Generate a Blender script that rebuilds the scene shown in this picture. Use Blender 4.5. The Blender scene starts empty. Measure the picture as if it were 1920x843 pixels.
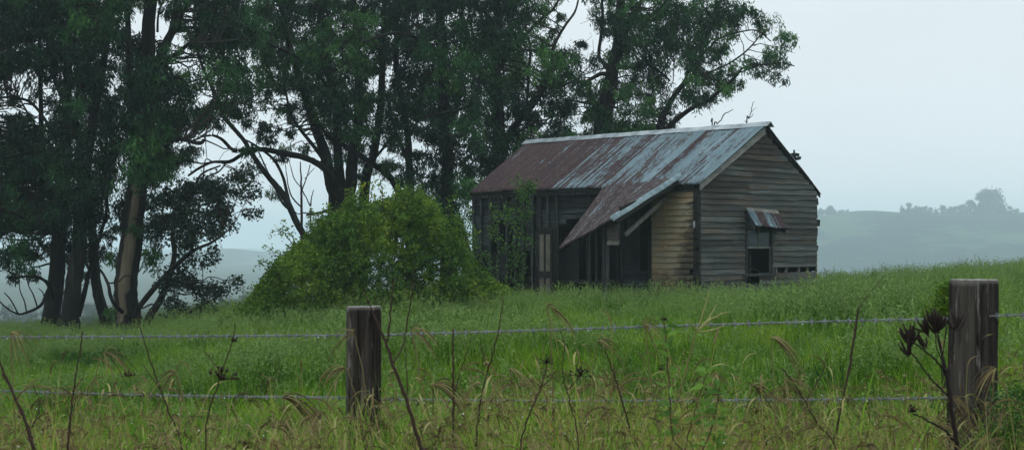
import bpy, math, random
import numpy as np
from mathutils import Vector, noise as mn
rng = np.random.default_rng(7)
random.seed(7)
PI = math.pi
F, CX, HY, EYE = 2500.0, 960.0, 450.0, 1.5      # lens in photo pixels, principal column, horizon row, eye height
sc = bpy.context.scene
COL = sc.collection

# ------------------------------------------------------------------ terrain
GPX = [-900, 0, 240, 450, 700, 960, 1310, 1530, 1700, 1920, 2900]
GROW = [668, 652, 638, 611, 587, 571, 563, 557, 541, 524, 500]
def H(x, y):
    x = np.asarray(x, float); y = np.asarray(y, float)
    yy = np.clip(y, 6, 60)
    px = np.clip(CX + F * x / yy, -900, 2900)
    zc = EYE - (np.interp(px, GPX, GROW) - HY) / F * 38
    zn = 0.035 * np.clip(x, -40, 40)
    t = np.clip((y - 5) / 33, 0, 1.25)
    z = zn + (zc - zn) * t
    z = z + 0.05 * np.sin(x * .9 + 1.3 * np.sin(y * .35)) * np.sin(y * .6) + .03 * np.sin(x * 2.1 + y * 1.3)
    d = np.clip(y - 43, 0, None)
    z = z - np.where(d < 40, .005 * d * d, 8 + .4 * (d - 40))
    s = np.clip((y - 60) / 60, 0, 1)
    z = z * (1 - s) + (-8.5 * s - .0 * x * s) - np.clip(d - 40, 0, 70) * 0
    floor = -26 + 1.5 * np.sin(x * .013) * np.sin(y * .011)
    z = np.where(y > 90, np.maximum(floor, z - (y - 90) * .12), z)
    return z
def h(x, y): return float(H(x, y))
def U(px, row, D):
    return np.array([(px - CX) / F * D, D, EYE + (HY - row) / F * D])

# ------------------------------------------------------------------ object helpers
def link(o, parent=None):
    COL.objects.link(o)
    if parent is not None: o.parent = parent
    return o
def empty(name, loc=(0, 0, 0), rz=0):
    o = bpy.data.objects.new(name, None); link(o); o.location = loc; o.rotation_euler = (0, 0, rz)
    o.empty_display_size = .2
    return o
def tag(o, label=None, cat=None, group=None, kind=None):
    if label: o['label'] = label
    if cat: o['category'] = cat
    if group: o['group'] = group
    if kind: o['kind'] = kind
    return o
class MB:
    """collects verts / faces / a per-vertex tint / a per-face material index"""
    def __init__(s): s.v = []; s.f = []; s.c = []; s.m = []; s.n = 0
    def add(s, v, f, c=0.5, m=0):
        v = np.asarray(v, float).reshape(-1, 3)
        s.v.append(v)
        s.c.append(np.broadcast_to(np.asarray(c, float), (len(v),)))
        for q in f:
            s.f.append(tuple(int(i) + s.n for i in q)); s.m.append(m)
        s.n += len(v)
    def box(s, a, b, c=.5, m=0, jit=0):
        (x0, y0, z0), (x1, y1, z1) = a, b
        v = np.array([(x, y, z) for x in (x0, x1) for y in (y0, y1) for z in (z0, z1)], float)
        if jit: v += rng.normal(0, jit, v.shape)
        s.add(v, [(0, 1, 3, 2), (4, 6, 7, 5), (0, 4, 5, 1), (2, 3, 7, 6), (0, 2, 6, 4), (1, 5, 7, 3)], c, m)
    def beam(s, p, q, w, t, up=(0, 0, 1), c=.5, m=0):
        p = np.array(p, float); q = np.array(q, float); d = q - p; L = np.linalg.norm(d); d /= L
        up = np.array(up, float); sx = np.cross(d, up)
        if np.linalg.norm(sx) < 1e-4: sx = np.cross(d, (1, 0, 0))
        sx /= np.linalg.norm(sx); uy = np.cross(sx, d)
        v = [p + o + a * sx * w / 2 + b * uy * t / 2 for o in (0 * d, d * L) for a, b in ((-1, -1), (1, -1), (1, 1), (-1, 1))]
        s.add(v, [(0, 3, 2, 1), (4, 5, 6, 7), (0, 1, 5, 4), (1, 2, 6, 5), (2, 3, 7, 6), (3, 0, 4, 7)], c, m)
    def tube(s, pts, rad, n=8, c=.5, m=0, rough=0, cap=True, flare=0):
        pts = np.asarray(pts, float); k = len(pts); rad = np.broadcast_to(np.asarray(rad, float), (k,))
        T = np.gradient(pts, axis=0); T /= np.linalg.norm(T, axis=1)[:, None] + 1e-9
        ref = np.array([1., 0, 0]) if abs(T[0][0]) < .8 else np.array([0, 1., 0])
        A = np.cross(T, ref); A /= np.linalg.norm(A, axis=1)[:, None] + 1e-9
        B = np.cross(T, A)
        an = np.arange(n) / n * 2 * PI
        r = rad[:, None] * np.ones((1, n))
        if rough:
            ph = rng.uniform(0, 6, 4)
            lobes = rough * (np.sin(3 * an + ph[0])[None] * .5 + np.sin(5 * an + ph[1])[None] * .35)
            r = r * (1 + lobes + rough * .5 * rng.normal(0, .6, (k, n)))
        v = pts[:, None] + r[..., None] * (np.cos(an)[None, :, None] * A[:, None] + np.sin(an)[None, :, None] * B[:, None])
        f = [(i * n + j, i * n + (j + 1) % n, (i + 1) * n + (j + 1) % n, (i + 1) * n + j) for i in range(k - 1) for j in range(n)]
        if cap: f += [tuple(range(n))[::-1], tuple((k - 1) * n + j for j in range(n))]
        s.add(v.reshape(-1, 3), f, c, m)
    def build(s, name, mats, parent=None, smooth=False, loc=None):
        if s.n == 0: return None
        me = bpy.data.meshes.new(name)
        V = np.concatenate(s.v)
        if loc is not None: V = V - np.array(loc)
        me.from_pydata(V.tolist(), [], s.f)
        at = me.attributes.new('tint', 'FLOAT', 'POINT'); at.data.foreach_set('value', np.concatenate(s.c).astype(np.float32))
        mats = mats if isinstance(mats, (list, tuple)) else [mats]
        for m in mats: me.materials.append(m)
        if len(mats) > 1: me.polygons.foreach_set('material_index', s.m)
        if smooth: me.polygons.foreach_set('use_smooth', [True] * len(me.polygons))
        me.update()
        o = bpy.data.objects.new(name, me); link(o, parent)
        if loc is not None: o.location = loc
        return o
def fast_mesh(name, V, idx, counts, tint, mats, matidx=None, smooth=False):
    """numpy mesh: flat index list + loop counts"""
    me = bpy.data.meshes.new(name)
    me.vertices.add(len(V)); me.vertices.foreach_set('co', V.astype(np.float32).ravel())
    me.loops.add(len(idx)); me.loops.foreach_set('vertex_index', idx.astype(np.int32))
    st = np.concatenate([[0], np.cumsum(counts)[:-1]]).astype(np.int32)
    me.polygons.add(len(counts)); me.polygons.foreach_set('loop_start', st)
    try: me.polygons.foreach_set('loop_total', counts.astype(np.int32))
    except Exception: pass
    at = me.attributes.new('tint', 'FLOAT', 'POINT'); at.data.foreach_set('value', tint.astype(np.float32))
    for m in mats: me.materials.append(m)
    if matidx is not None: me.polygons.foreach_set('material_index', matidx.astype(np.int32))
    if smooth: me.polygons.foreach_set('use_smooth', np.ones(len(counts), bool))
    me.update(calc_edges=True); me.validate()
    return me
def spline(P, n):
    """Catmull-Rom through rows of P (any number of columns)"""
    P = np.asarray(P, float)
    if len(P) == 2: return P[0] + (P[1] - P[0]) * np.linspace(0, 1, n)[:, None]
    Q = np.vstack([2 * P[0] - P[1], P, 2 * P[-1] - P[-2]])
    out = []
    for t in np.linspace(0, len(P) - 1 - 1e-6, n):
        i = int(t); u = t - i; a, b, c, d = Q[i:i + 4]
        out.append(.5 * (2 * b + (c - a) * u + (2 * a - 5 * b + 4 * c - d) * u * u + (3 * b - a - 3 * c + d) * u ** 3))
    return np.array(out)

# ------------------------------------------------------------------ materials
class NT:
    def __init__(s, name):
        s.m = bpy.data.materials.new(name); s.m.use_nodes = True; s.t = s.m.node_tree; s.t.nodes.clear()
        s.out = s.n('ShaderNodeOutputMaterial')
    def n(s, ty, **k):
        x = s.t.nodes.new(ty)
        for a, b in k.items(): setattr(x, a, b)
        return x
    def l(s, a, b): s.t.links.new(a, b)
    def tint(s):
        a = s.n('ShaderNodeAttribute'); a.attribute_name = 'tint'; return a.outputs['Fac']
    def coord(s, kind='Object', scale=(1, 1, 1)):
        mp = s.n('ShaderNodeMapping'); mp.inputs['Scale'].default_value = scale
        if kind == 'World': s.l(s.n('ShaderNodeNewGeometry').outputs['Position'], mp.inputs[0])
        else: s.l(s.n('ShaderNodeTexCoord').outputs[kind], mp.inputs[0])
        return mp.outputs[0]
    def noise(s, vec, scale=5, detail=5, rough=.6, dist=0):
        x = s.n('ShaderNodeTexNoise'); x.inputs['Scale'].default_value = scale; x.inputs['Detail'].default_value = detail
        x.inputs['Roughness'].default_value = rough; x.inputs['Distortion'].default_value = dist
        s.l(vec, x.inputs['Vector']); return x.outputs['Fac']
    def math(s, op, a, b=None, c=None, clamp=False):
        x = s.n('ShaderNodeMath', operation=op); x.use_clamp = clamp
        for i, q in enumerate((a, b, c)):
            if q is None: continue
            if isinstance(q, (int, float)): x.inputs[i].default_value = q
            else: s.l(q, x.inputs[i])
        return x.outputs[0]
    def mr(s, v, a, b, c=0, d=1):
        x = s.n('ShaderNodeMapRange'); s.l(v, x.inputs[0])
        for i, q in zip((1, 2, 3, 4), (a, b, c, d)): x.inputs[i].default_value = q
        return x.outputs[0]
    def ramp(s, v, stops):
        x = s.n('ShaderNodeValToRGB'); s.l(v, x.inputs[0]); e = x.color_ramp.elements
        while len(e) < len(stops): e.new(.5)
        for i, (p, c) in enumerate(stops): e[i].position = p; e[i].color = (*c, 1)
        return x.outputs[0]
    def mix(s, f, a, b, mode='MIX'):
        x = s.n('ShaderNodeMix', data_type='RGBA', blend_type=mode)
        if isinstance(f, (int, float)): x.inputs[0].default_value = f
        else: s.l(f, x.inputs[0])
        for i, q in ((6, a), (7, b)):
            if isinstance(q, tuple): x.inputs[i].default_value = (*q, 1)
            else: s.l(q, x.inputs[i])
        return x.outputs[2]
    def bump(s, v, strength=.5, dist=.01):
        x = s.n('ShaderNodeBump'); x.inputs['Strength'].default_value = strength; x.inputs['Distance'].default_value = dist
        s.l(v, x.inputs['Height']); return x.outputs[0]
    def finish(s, col, rough=.8, spec=.3, metal=0, normal=None, translucent=0):
        b = s.n('ShaderNodeBsdfPrincipled')
        if isinstance(col, tuple): b.inputs['Base Color'].default_value = (*col, 1)
        else: s.l(col, b.inputs['Base Color'])
        for k, q in (('Roughness', rough), ('Metallic', metal), ('Specular IOR Level', spec)):
            if isinstance(q, (int, float)): b.inputs[k].default_value = q
            else: s.l(q, b.inputs[k])
        if normal is not None: s.l(normal, b.inputs['Normal'])
        o = b.outputs[0]
        if translucent:
            t = s.n('ShaderNodeBsdfTranslucent'); s.l(col, t.inputs[0]) if not isinstance(col, tuple) else setattr(t.inputs[0], 'default_value', (*col, 1))
            x = s.n('ShaderNodeMixShader'); x.inputs[0].default_value = translucent; s.l(o, x.inputs[1]); s.l(t.outputs[0], x.inputs[2]); o = x.outputs[0]
        s.l(o, s.out.inputs[0]); return s.m
def sep(nt, vec, i):
    x = nt.n('ShaderNodeSeparateXYZ'); nt.l(vec, x.inputs[0]); return x.outputs[i]

def leaf_mat(name, stops, trans=.25, rough=.6, spec=.12):
    n = NT(name); v = n.tint(); c = n.coord('World')
    v2 = n.math('ADD', v, n.mr(n.noise(c, .5, 2), .3, .7, -.18, .18))
    return n.finish(n.ramp(v2, stops), rough, spec, translucent=trans)
M = {}
M['gum_leaf'] = leaf_mat('gum leaves', [(0, (.004, .020, .011)), (.35, (.010, .045, .018)), (.7, (.030, .10, .028)), (1, (.07, .18, .038))], .28)
M['round_leaf'] = leaf_mat('round dark leaves', [(0, (.007, .018, .013)), (.5, (.014, .034, .020)), (1, (.035, .065, .03))], .15)
M['bush_leaf'] = leaf_mat('shrub leaves', [(0, (.010, .040, .006)), (.35, (.042, .105, .009)), (.7, (.10, .175, .014)), (.93, (.19, .25, .026)), (1, (.42, .33, .02))], .25, .5)
M['vine_leaf'] = leaf_mat('vine leaves', [(0, (.025, .07, .016)), (.5, (.05, .13, .022)), (1, (.11, .21, .035))], .25, .5)
M['far_leaf'] = leaf_mat('far leaves', [(0, (.03, .05, .03)), (1, (.06, .09, .05))], .1)

def bark_mat(name, a, b, dark, pale=None):
    n = NT(name); c = n.coord('Object', (6, 6, .7)); f = n.noise(c, 1, 6, .7, .6)
    c2 = n.coord('Object', (2, 2, .5)); g = n.noise(c2, 1, 3)
    col = n.ramp(f, [(.3, dark), (.5, a), (.72, b)])
    col = n.mix(n.mr(g, .4, .62), col, dark)
    if pale:
        col = n.mix(n.mr(n.tint(), .6, .9), col, n.mix(n.mr(n.noise(n.coord('Object', (5, 5, 1.2)), 1, 4), .35, .7), pale, tuple(q * .5 for q in pale)))
    return n.finish(col, .85, .1, normal=n.bump(f, 1.0, .08))
M['bark'] = bark_mat('gum bark', (.016, .015, .014), (.038, .036, .033), (.006, .006, .006), (.13, .112, .078))
M['bark_pale'] = bark_mat('smooth gum bark', (.03, .03, .028), (.07, .07, .065), (.012, .012, .012), (.13, .112, .078))
M['twig'] = NT('twig bark').finish((.022, .018, .016), .85, .1)

def wood(name, axis_scale, a, b, dark, paint=None):
    n = NT(name); c = n.coord('Object', axis_scale); f = n.noise(c, 1, 7, .7, .5)
    g = n.noise(n.coord('Object', tuple(q * .15 for q in axis_scale)), 1, 4, .6)
    col = n.ramp(f, [(.28, dark), (.5, a), (.75, b)])
    t = n.tint()
    col = n.mix(1.0, col, n.ramp(t, [(0, (.42, .40, .38)), (.45, (.9, .9, .9)), (1, (1.35, 1.35, 1.33))]), 'MULTIPLY')
    col = n.mix(n.mr(g, .52, .75, 0, .75), col, dark)
    return n, col, f, t
def wood_done(name, sca, a, b, dark):
    n, col, f, t = wood(name, sca, a, b, dark); return n.finish(col, .85, .1, normal=n.bump(f, .7, .006))
# gable boards: local x runs along the boards, rust brown stains, sooty patches near the left eave and the apex
def gable_wood():
    n, col, f, t = wood('grey weatherboard', (1.1, 30, 26), (.058, .068, .064), (.14, .155, .15), (.018, .019, .018))
    o = n.coord('Object'); x = sep(n, o, 0); z = sep(n, o, 2)
    nz = n.noise(n.coord('Object', (1.5, 1, 4)), 1.2, 5, .65)
    d1 = n.math('ADD', n.math('POWER', n.math('MULTIPLY', n.math('SUBTRACT', x, .75), 1.0), 2), n.math('POWER', n.math('MULTIPLY', n.math('SUBTRACT', z, 2.75), 1.3), 2))
    m1 = n.mr(n.math('ADD', d1, n.math('MULTIPLY', nz, 1.0)), 1.35, .55)
    d2 = n.math('ADD', n.math('POWER', n.math('SUBTRACT', x, 2.4), 2), n.math('POWER', n.math('MULTIPLY', n.math('SUBTRACT', z, 4.0), 1.1), 2))
    m2 = n.mr(n.math('ADD', d2, n.math('MULTIPLY', nz, 1.2)), 1.9, .8)
    mm = n.math('MAXIMUM', m1, m2, clamp=True)
    col = n.mix(n.math('MULTIPLY', mm, .8), col, (.028, .024, .02))
    br = n.mr(n.noise(n.coord('Object', (.8, 1, 5)), 1.0, 4, .6),   .48, .68, 0, .5)
    col = n.mix(br, col, (.10, .07, .045))
    return n.finish(col, .8, .14, normal=n.bump(f, .8, .008))
M['gable'] = gable_wood()
M['stud'] = wood_done('old stud timber', (20, 20, 1.2), (.026, .031, .032), (.09, .10, .10), (.007, .008, .008))
M['stud_pale'] = wood_done('pale weathered timber', (20, 20, 1.5), (.13, .13, .115), (.24, .24, .22), (.05, .048, .043))
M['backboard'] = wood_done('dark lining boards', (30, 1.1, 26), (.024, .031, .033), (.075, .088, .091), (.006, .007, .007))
M['barge'] = wood_done('silver barge board', (3, 20, 6), (.13, .135, .125), (.21, .215, .20), (.06, .06, .055))
M['dark_timber'] = wood_done('dark timber', (8, 8, 3), (.018, .019, .018), (.04, .042, .040), (.009, .009, .009))
def cream():
    n = NT('charred cream board'); o = n.coord('Object'); y = sep(n, o, 1); z = sep(n, o, 2)
    g = n.noise(n.coord('Object', (1, 1.0, 3.2)), 2.2, 5, .65)
    fine = n.noise(n.coord('Object', (2, 1.5, 22)), 2, 5, .7)
    base = n.ramp(n.noise(n.coord('Object', (1, 1.3, 2)), 1.1, 3), [(.35, (.26, .25, .185)), (.52, (.30, .255, .165)), (.70, (.33, .225, .13))])
    base = n.mix(n.mr(fine, .4, .75, 0, .15), base, (.07, .065, .05))
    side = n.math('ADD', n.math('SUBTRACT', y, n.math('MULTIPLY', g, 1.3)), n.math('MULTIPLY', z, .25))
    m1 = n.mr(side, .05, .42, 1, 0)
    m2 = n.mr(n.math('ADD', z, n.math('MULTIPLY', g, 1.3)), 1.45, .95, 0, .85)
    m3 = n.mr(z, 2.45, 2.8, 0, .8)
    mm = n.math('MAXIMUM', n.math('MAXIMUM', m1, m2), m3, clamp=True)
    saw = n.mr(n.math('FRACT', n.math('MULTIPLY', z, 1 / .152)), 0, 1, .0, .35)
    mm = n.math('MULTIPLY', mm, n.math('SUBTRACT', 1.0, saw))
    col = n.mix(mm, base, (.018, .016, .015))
    return n.finish(col, .8, .12, normal=n.bump(fine, .4, .004))
M['cream'] = cream()
M['cream_plain'] = wood_done('cream paint', (3, 3, 3), (.12, .115, .095), (.18, .175, .14), (.04, .035, .03))
M['panel'] = wood_done('grey lining sheet', (1.5, 1.5, 2), (.022, .026, .026), (.040, .045, .043), (.010, .012, .012))
M['black'] = NT('interior shade black').finish((.008, .008, .009), .9, .05)  # near-black base colour stands in for the shade of the unlit rooms
M['glass'] = NT('old window glass').finish((.02, .035, .038), .2, .3)
def roof(name, lvl=None):
    n = NT(name); t = n.tint()
    sv = n.noise(n.coord('UV', (10, .22, 1)), 1, 6, .7); fine = n.noise(n.coord('UV', (20, 3.5, 1)), 1, 6, .75); lines = n.noise(n.coord('UV', (13, .12, 1)), 1, 4, .7)
    blot = n.noise(n.coord('UV', (2.2, .8, 1)), 1, 3, .6)
    v = n.math('ADD', n.math('ADD', n.math('MULTIPLY', t, 1.0), n.math('MULTIPLY', n.math('SUBTRACT', sv, .5), 3.0)), n.math('MULTIPLY', n.math('SUBTRACT', fine, .5), 2.0))
    v = n.math('ADD', v, n.math('MULTIPLY', n.math('SUBTRACT', blot, .5), .9))
    rustc = n.ramp(n.math('ADD', n.math('MULTIPLY', fine, .6), n.math('MULTIPLY', lines, .4)), [(.34, (.020, .015, .017)), (.48, (.040, .028, .031)), (.60, (.075, .050, .046)), (.72, (.15, .10, .078))])
    zinc = n.ramp(n.noise(n.coord('UV', (5, .6, 1)), 1, 5, .7), [(.3, (.06, .105, .125)), (.55, (.11, .17, .20)), (.75, (.19, .27, .305))])
    m = n.mr(v, .36, .66)
    col = n.mix(m, zinc, rustc)
    col = n.mix(n.mr(fine, .52, .72, 0, .35), col, (.26, .33, .34)) if name.startswith('flaking') else col
    rr = n.mr(m, 0, 1, .33, .8)
    return n.finish(col, rr, n.mr(m, 0, 1, .35, .12), metal=n.mr(m, 0, 1, .2, .0))
M['roof'] = roof('corrugated iron'); M['roof2'] = roof('flaking corrugated iron')
M['zinc'] = NT('galvanised flashing'); 
_n = M['zinc']; M['zinc'] = _n.finish(_n.ramp(_n.noise(_n.coord('Object', (2, 2, 2)), 1.5, 5), [(.35, (.13, .16, .175)), (.6, (.27, .31, .33)), (.75, (.38, .42, .44))]), .45, .35, metal=.1)
_n = NT('blue grey flashing'); M['blue_zinc'] = _n.finish(_n.ramp(_n.noise(_n.coord('Object', (3, 3, 3)), 1.5, 5), [(.3, (.06, .10, .115)), (.5, (.14, .21, .23)), (.75, (.26, .34, .37))]), .4, .5, metal=.2)
_n = NT('wire'); M['wire'] = _n.finish(_n.ramp(_n.noise(_n.coord('Object', (9, 9, 9)), 2, 3), [(.3, (.05, .058, .063)), (.7, (.24, .265, .28))]), .6, .2, metal=.1)
M['drop'] = NT('water drop').finish((.85, .9, .92), .05, 1.0)
def postm():
    n = NT('weathered hardwood post'); f = n.noise(n.coord('Object', (26, 26, 1.6)), 1, 8, .72, .8); g = n.noise(n.coord('Object', (7, 7, 1.1)), 1, 4, .6, .3)
    li = n.noise(n.coord('Object', (38, 38, 5)), 1, 4, .6)
    col = n.ramp(f, [(.3, (.007, .006, .006)), (.47, (.022, .0185, .016)), (.62, (.044, .037, .032)), (.78, (.085, .074, .065))])
    col = n.mix(n.mr(g, .42, .60, 0, .9), col, (.012, .010, .009))
    col = n.mix(n.mr(li, .57, .66, 0, .7), col, (.20, .20, .18))
    col = n.mix(n.mr(n.noise(n.coord('Object', (12, 12, 1.4)), 1.7, 3), .56, .66, 0, .6), col, (.055, .038, .028))
    ck = n.noise(n.coord('Object', (34, 34, 1.0)), 1.3, 2, .5); col = n.mix(n.mr(n.math('ABSOLUTE', n.math('SUBTRACT', ck, .5)),   .008, .03, .95, 0), col, (.004, .003, .003))
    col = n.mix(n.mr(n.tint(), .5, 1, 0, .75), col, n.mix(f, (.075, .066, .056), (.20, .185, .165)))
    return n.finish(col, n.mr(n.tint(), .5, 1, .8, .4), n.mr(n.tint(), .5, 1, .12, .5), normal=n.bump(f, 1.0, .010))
M['post'] = postm()
def ground():
    n = NT('pasture soil'); c = n.coord('World'); f = n.noise(c, 2.5, 6, .7); g = n.noise(c, .15, 3)
    col = n.ramp(f, [(.3, (.008, .016, .005)), (.55, (.016, .034, .009)), (.75, (.03, .055, .016))])
    far = n.ramp(g, [(.3, (.025, .04, .028)), (.7, (.055, .075, .045))])
    d = n.mr(sep(n, c, 1), 60, 120)
    return n.finish(n.mix(d, col, far), .95, .1, normal=n.bump(f, .8, .05))
M['ground'] = ground()
def hillm():
    n = NT('hillside'); c = n.coord('World'); f = n.noise(c, .012, 5, .62); g = n.noise(c, .08, 4, .7)
    col = n.mix(n.mr(n.math('ADD', f, n.math('MULTIPLY', g, .6)), .70, .82), (.05, .085, .05), (.014, .026, .026))
    return n.finish(col, .95, .0)
M['hill'] = hillm()
def blade_mat(name, stops, patch, trans=.3, rough=.42):
    n = NT(name); v = n.tint(); c = n.coord('World'); p = n.noise(c, .30, 3, .6); q = n.noise(c, 1.8, 2)
    v2 = n.math('ADD', n.math('ADD', v, n.mr(p, .35, .65, -patch, patch)), n.mr(q, .3, .7, -.2, .2))
    return n.finish(n.ramp(v2, stops), .6, .10, translucent=trans)
M['grass'] = blade_mat('pasture grass', [(0, (.014, .055, .007)), (.3, (.052, .135, .008)), (.6, (.118, .235, .010)), (.85, (.20, .33, .018)), (1, (.29, .36, .07))], .36)
M['seed'] = NT('seed heads').finish((.13, .21, .06), .85, .1)
M['rank'] = blade_mat('rank roadside grass', [(0, (.04, .14, .010)), (.3, (.14, .30, .016)), (.5, (.24, .31, .05)), (.68, (.34, .28, .12)), (.85, (.17, .115, .06)), (.96, (.34, .29, .14)), (1, (.38, .13, .02))], .2, .25)
_n = NT('brown seed head'); M['head'] = _n.finish(_n.ramp(_n.tint(), [(0, (.07, .05, .030)), (.5, (.16, .125, .06)), (1, (.28, .27, .11))]), .85, .12, translucent=.15)
_n = NT('weed stalk'); M['stalk'] = _n.finish(_n.ramp(_n.tint(), [(0, (.012, .009, .009)), (.5, (.045, .026, .02)), (1, (.13, .11, .05))]), .8, .12)
M['green_leaf'] = NT('weed leaf').finish((.11, .22, .04), .5, .35, translucent=.3) if False else leaf_mat('weed leaf', [(0, (.05, .12, .025)), (1, (.16, .30, .05))], .3)
M['yellow'] = NT('yellow trim').finish((.45, .36, .04), .6)

# ------------------------------------------------------------------ ground, hills
def grid_mesh(name, X, Y, Z, mat, kind='structure'):
    ny, nx = X.shape; V = np.stack([X, Y, Z], -1).reshape(-1, 3)
    i = np.arange(ny - 1)[:, None] * nx + np.arange(nx - 1)[None]
    q = np.stack([i, i + 1, i + nx + 1, i + nx], -1).reshape(-1)
    me = fast_mesh(name, V, q, np.full((ny - 1) * (nx - 1), 4), np.full(len(V), .5), [mat], smooth=True)
    o = bpy.data.objects.new(name, me); link(o); o['kind'] = kind; return o
ys = np.concatenate([np.linspace(-12, 60, 145), np.linspace(61, 130, 50), np.geomspace(135, 4200, 50)])
us = np.linspace(-1, 1, 161); us = np.sign(us) * np.abs(us) ** 1.4
Y, Uu = np.meshgrid(ys, us, indexing='ij')
X = Uu * (38 + np.clip(Y, 0, None) * .95)
grid_mesh('ground', X, Y, H(X, Y), M['ground'])
def hill(name, D, depth, rows, amp):
    pxs = np.linspace(rows[0][0], rows[-1][0], 150); rr = np.interp(pxs, [r[0] for r in rows], [r[1] for r in rows])
    k = np.hanning(9); k /= k.sum(); rr = np.convolve(np.pad(rr, 4, mode='edge'), k, 'valid')
    vs = np.linspace(-1, 1, 41)
    Pv, Vv = np.meshgrid(pxs, vs, indexing='ij')
    x = (Pv - CX) / F * D; y = D + Vv * depth + 40 * np.sin(x * .006)
    zr = EYE + (HY - rr[:, None]) / F * D
    prof = np.cos(np.clip(Vv, -1, 1) * PI / 2) ** 1.25
    z = -27 + (zr + 27) * prof
    z += (1 - prof) * amp * np.sin(x * .02 + y * .013) * prof * 3
    return grid_mesh(name, x, y, z, M['hill']), D
hill('hill', 1300, 380, [(1050, 640), (1200, 520), (1400, 412), (1530, 402), (1570, 403), (1600, 396), (1630, 392), (1690, 397), (1760, 402), (1850, 403), (1920, 398), (2050, 388), (2300, 405), (2700, 520)], 3)
hill('hill', 1900, 400, [(-900, 580), (-400, 560), (0, 548), (200, 512), (350, 476), (440, 461), (500, 480), (560, 508), (700, 560), (900, 575), (1300, 580), (1500, 640)], 3)

# ------------------------------------------------------------------ leaves
def leaves_at(C, R, cnt, L=(.16, .28), wid=.26, droop=.8, flat=1.0, tv=.5, tj=.15, tuft=7, shape='gum'):
    """C (n,3) clump centres, R radii, cnt leaves per clump -> V (m*4,3), tint"""
    n = len(C)
    # tufts inside the clumps
    kt = tuft
    dirs = rng.normal(size=(n, kt, 3)); dirs /= np.linalg.norm(dirs, axis=-1)[..., None]
    tr = rng.uniform(.25, 1, (n, kt, 1)) ** .6
    T = C[:, None] + dirs * tr * R[:, None, None] * np.array([1, 1, .75 * flat])
    per = max(1, cnt // kt)
    base = T[:, :, None] + rng.normal(0, 1, (n, kt, per, 3)) * (R[:, None, None, None] * np.array([.2, .2, .24]))
    tl = np.full((n, kt, 1), float(np.mean(tv)))
    if np.ndim(tv): tl = (np.asarray(tv)[:, None] + rng.normal(0, .09, (n, kt)))[..., None]
    t = tl + rng.normal(0, tj, (n, kt, per)) * .5
    base = base.reshape(-1, 3); t = t.reshape(-1)
    m = len(base)
    d = rng.normal(0, 1, (m, 3)); d[:, 2] = d[:, 2] * .5 - droop * 1.6
    d /= np.linalg.norm(d, axis=1)[:, None]
    s = np.cross(d, rng.normal(size=(m, 3))); s /= np.linalg.norm(s, axis=1)[:, None]
    l = rng.uniform(L[0], L[1], m)[:, None]; w = l * wid * .5
    nrm = np.cross(d, s)
    V = np.stack([base, base + d * l * .42 + s * w + nrm * w * .4, base + d * l, base + d * l * .42 - s * w + nrm * w * .4], 1)
    return V.reshape(-1, 3), np.repeat(t, 4)

def crown_mesh(name, LV, LT, twigs, leafmat, parent, origin, twigmat=None):
    """leaf quads + twig tubes in one mesh"""
    nq = len(LV) // 4
    V = [LV]; T = [LT]; idx = [np.arange(nq * 4)]; cnt = [np.full(nq, 4)]; mi = [np.zeros(nq, int)]; off = len(LV)
    for P, r in twigs:
        k = len(P); n = 4
        Tn = np.gradient(P, axis=0); Tn /= np.linalg.norm(Tn, axis=1)[:, None] + 1e-9
        A = np.cross(Tn, (.3, .9, .2)); A /= np.linalg.norm(A, axis=1)[:, None] + 1e-9; B = np.cross(Tn, A)
        an = np.arange(n) / n * 2 * PI
        v = P[:, None] + r[:, None, None] * (np.cos(an)[None, :, None] * A[:, None] + np.sin(an)[None, :, None] * B[:, None])
        i = np.arange(k - 1)[:, None] * n; j = np.arange(n)[None]; j2 = (j + 1) % n
        q = np.stack([i + j, i + j2, i + n + j2, i + n + j], -1).reshape(-1) + off
        V.append(v.reshape(-1, 3)); T.append(np.full(k * n, .3)); idx.append(q); cnt.append(np.full((k - 1) * n, 4)); mi.append(np.ones((k - 1) * n, int)); off += k * n
    V = np.concatenate(V) - np.array(origin)
    me = fast_mesh(name, V, np.concatenate(idx), np.concatenate(cnt), np.concatenate(T), [leafmat, twigmat or M['twig']], np.concatenate(mi))
    o = bpy.data.objects.new(name, me); link(o, parent); return o

def curve_to(a, b, n=7, sag=.12, wob=.06):
    a = np.array(a); b = np.array(b); L = np.linalg.norm(b - a) + 1e-6
    t = np.linspace(0, 1, n)[:, None]
    P = a + (b - a) * t
    P[:, 2] += np.sin(t[:, 0] * PI) * L * rng.uniform(-sag, sag * 1.6)
    P[1:-1] += rng.normal(0, wob * L / 2.5, (n - 2, 3))
    return P

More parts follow.
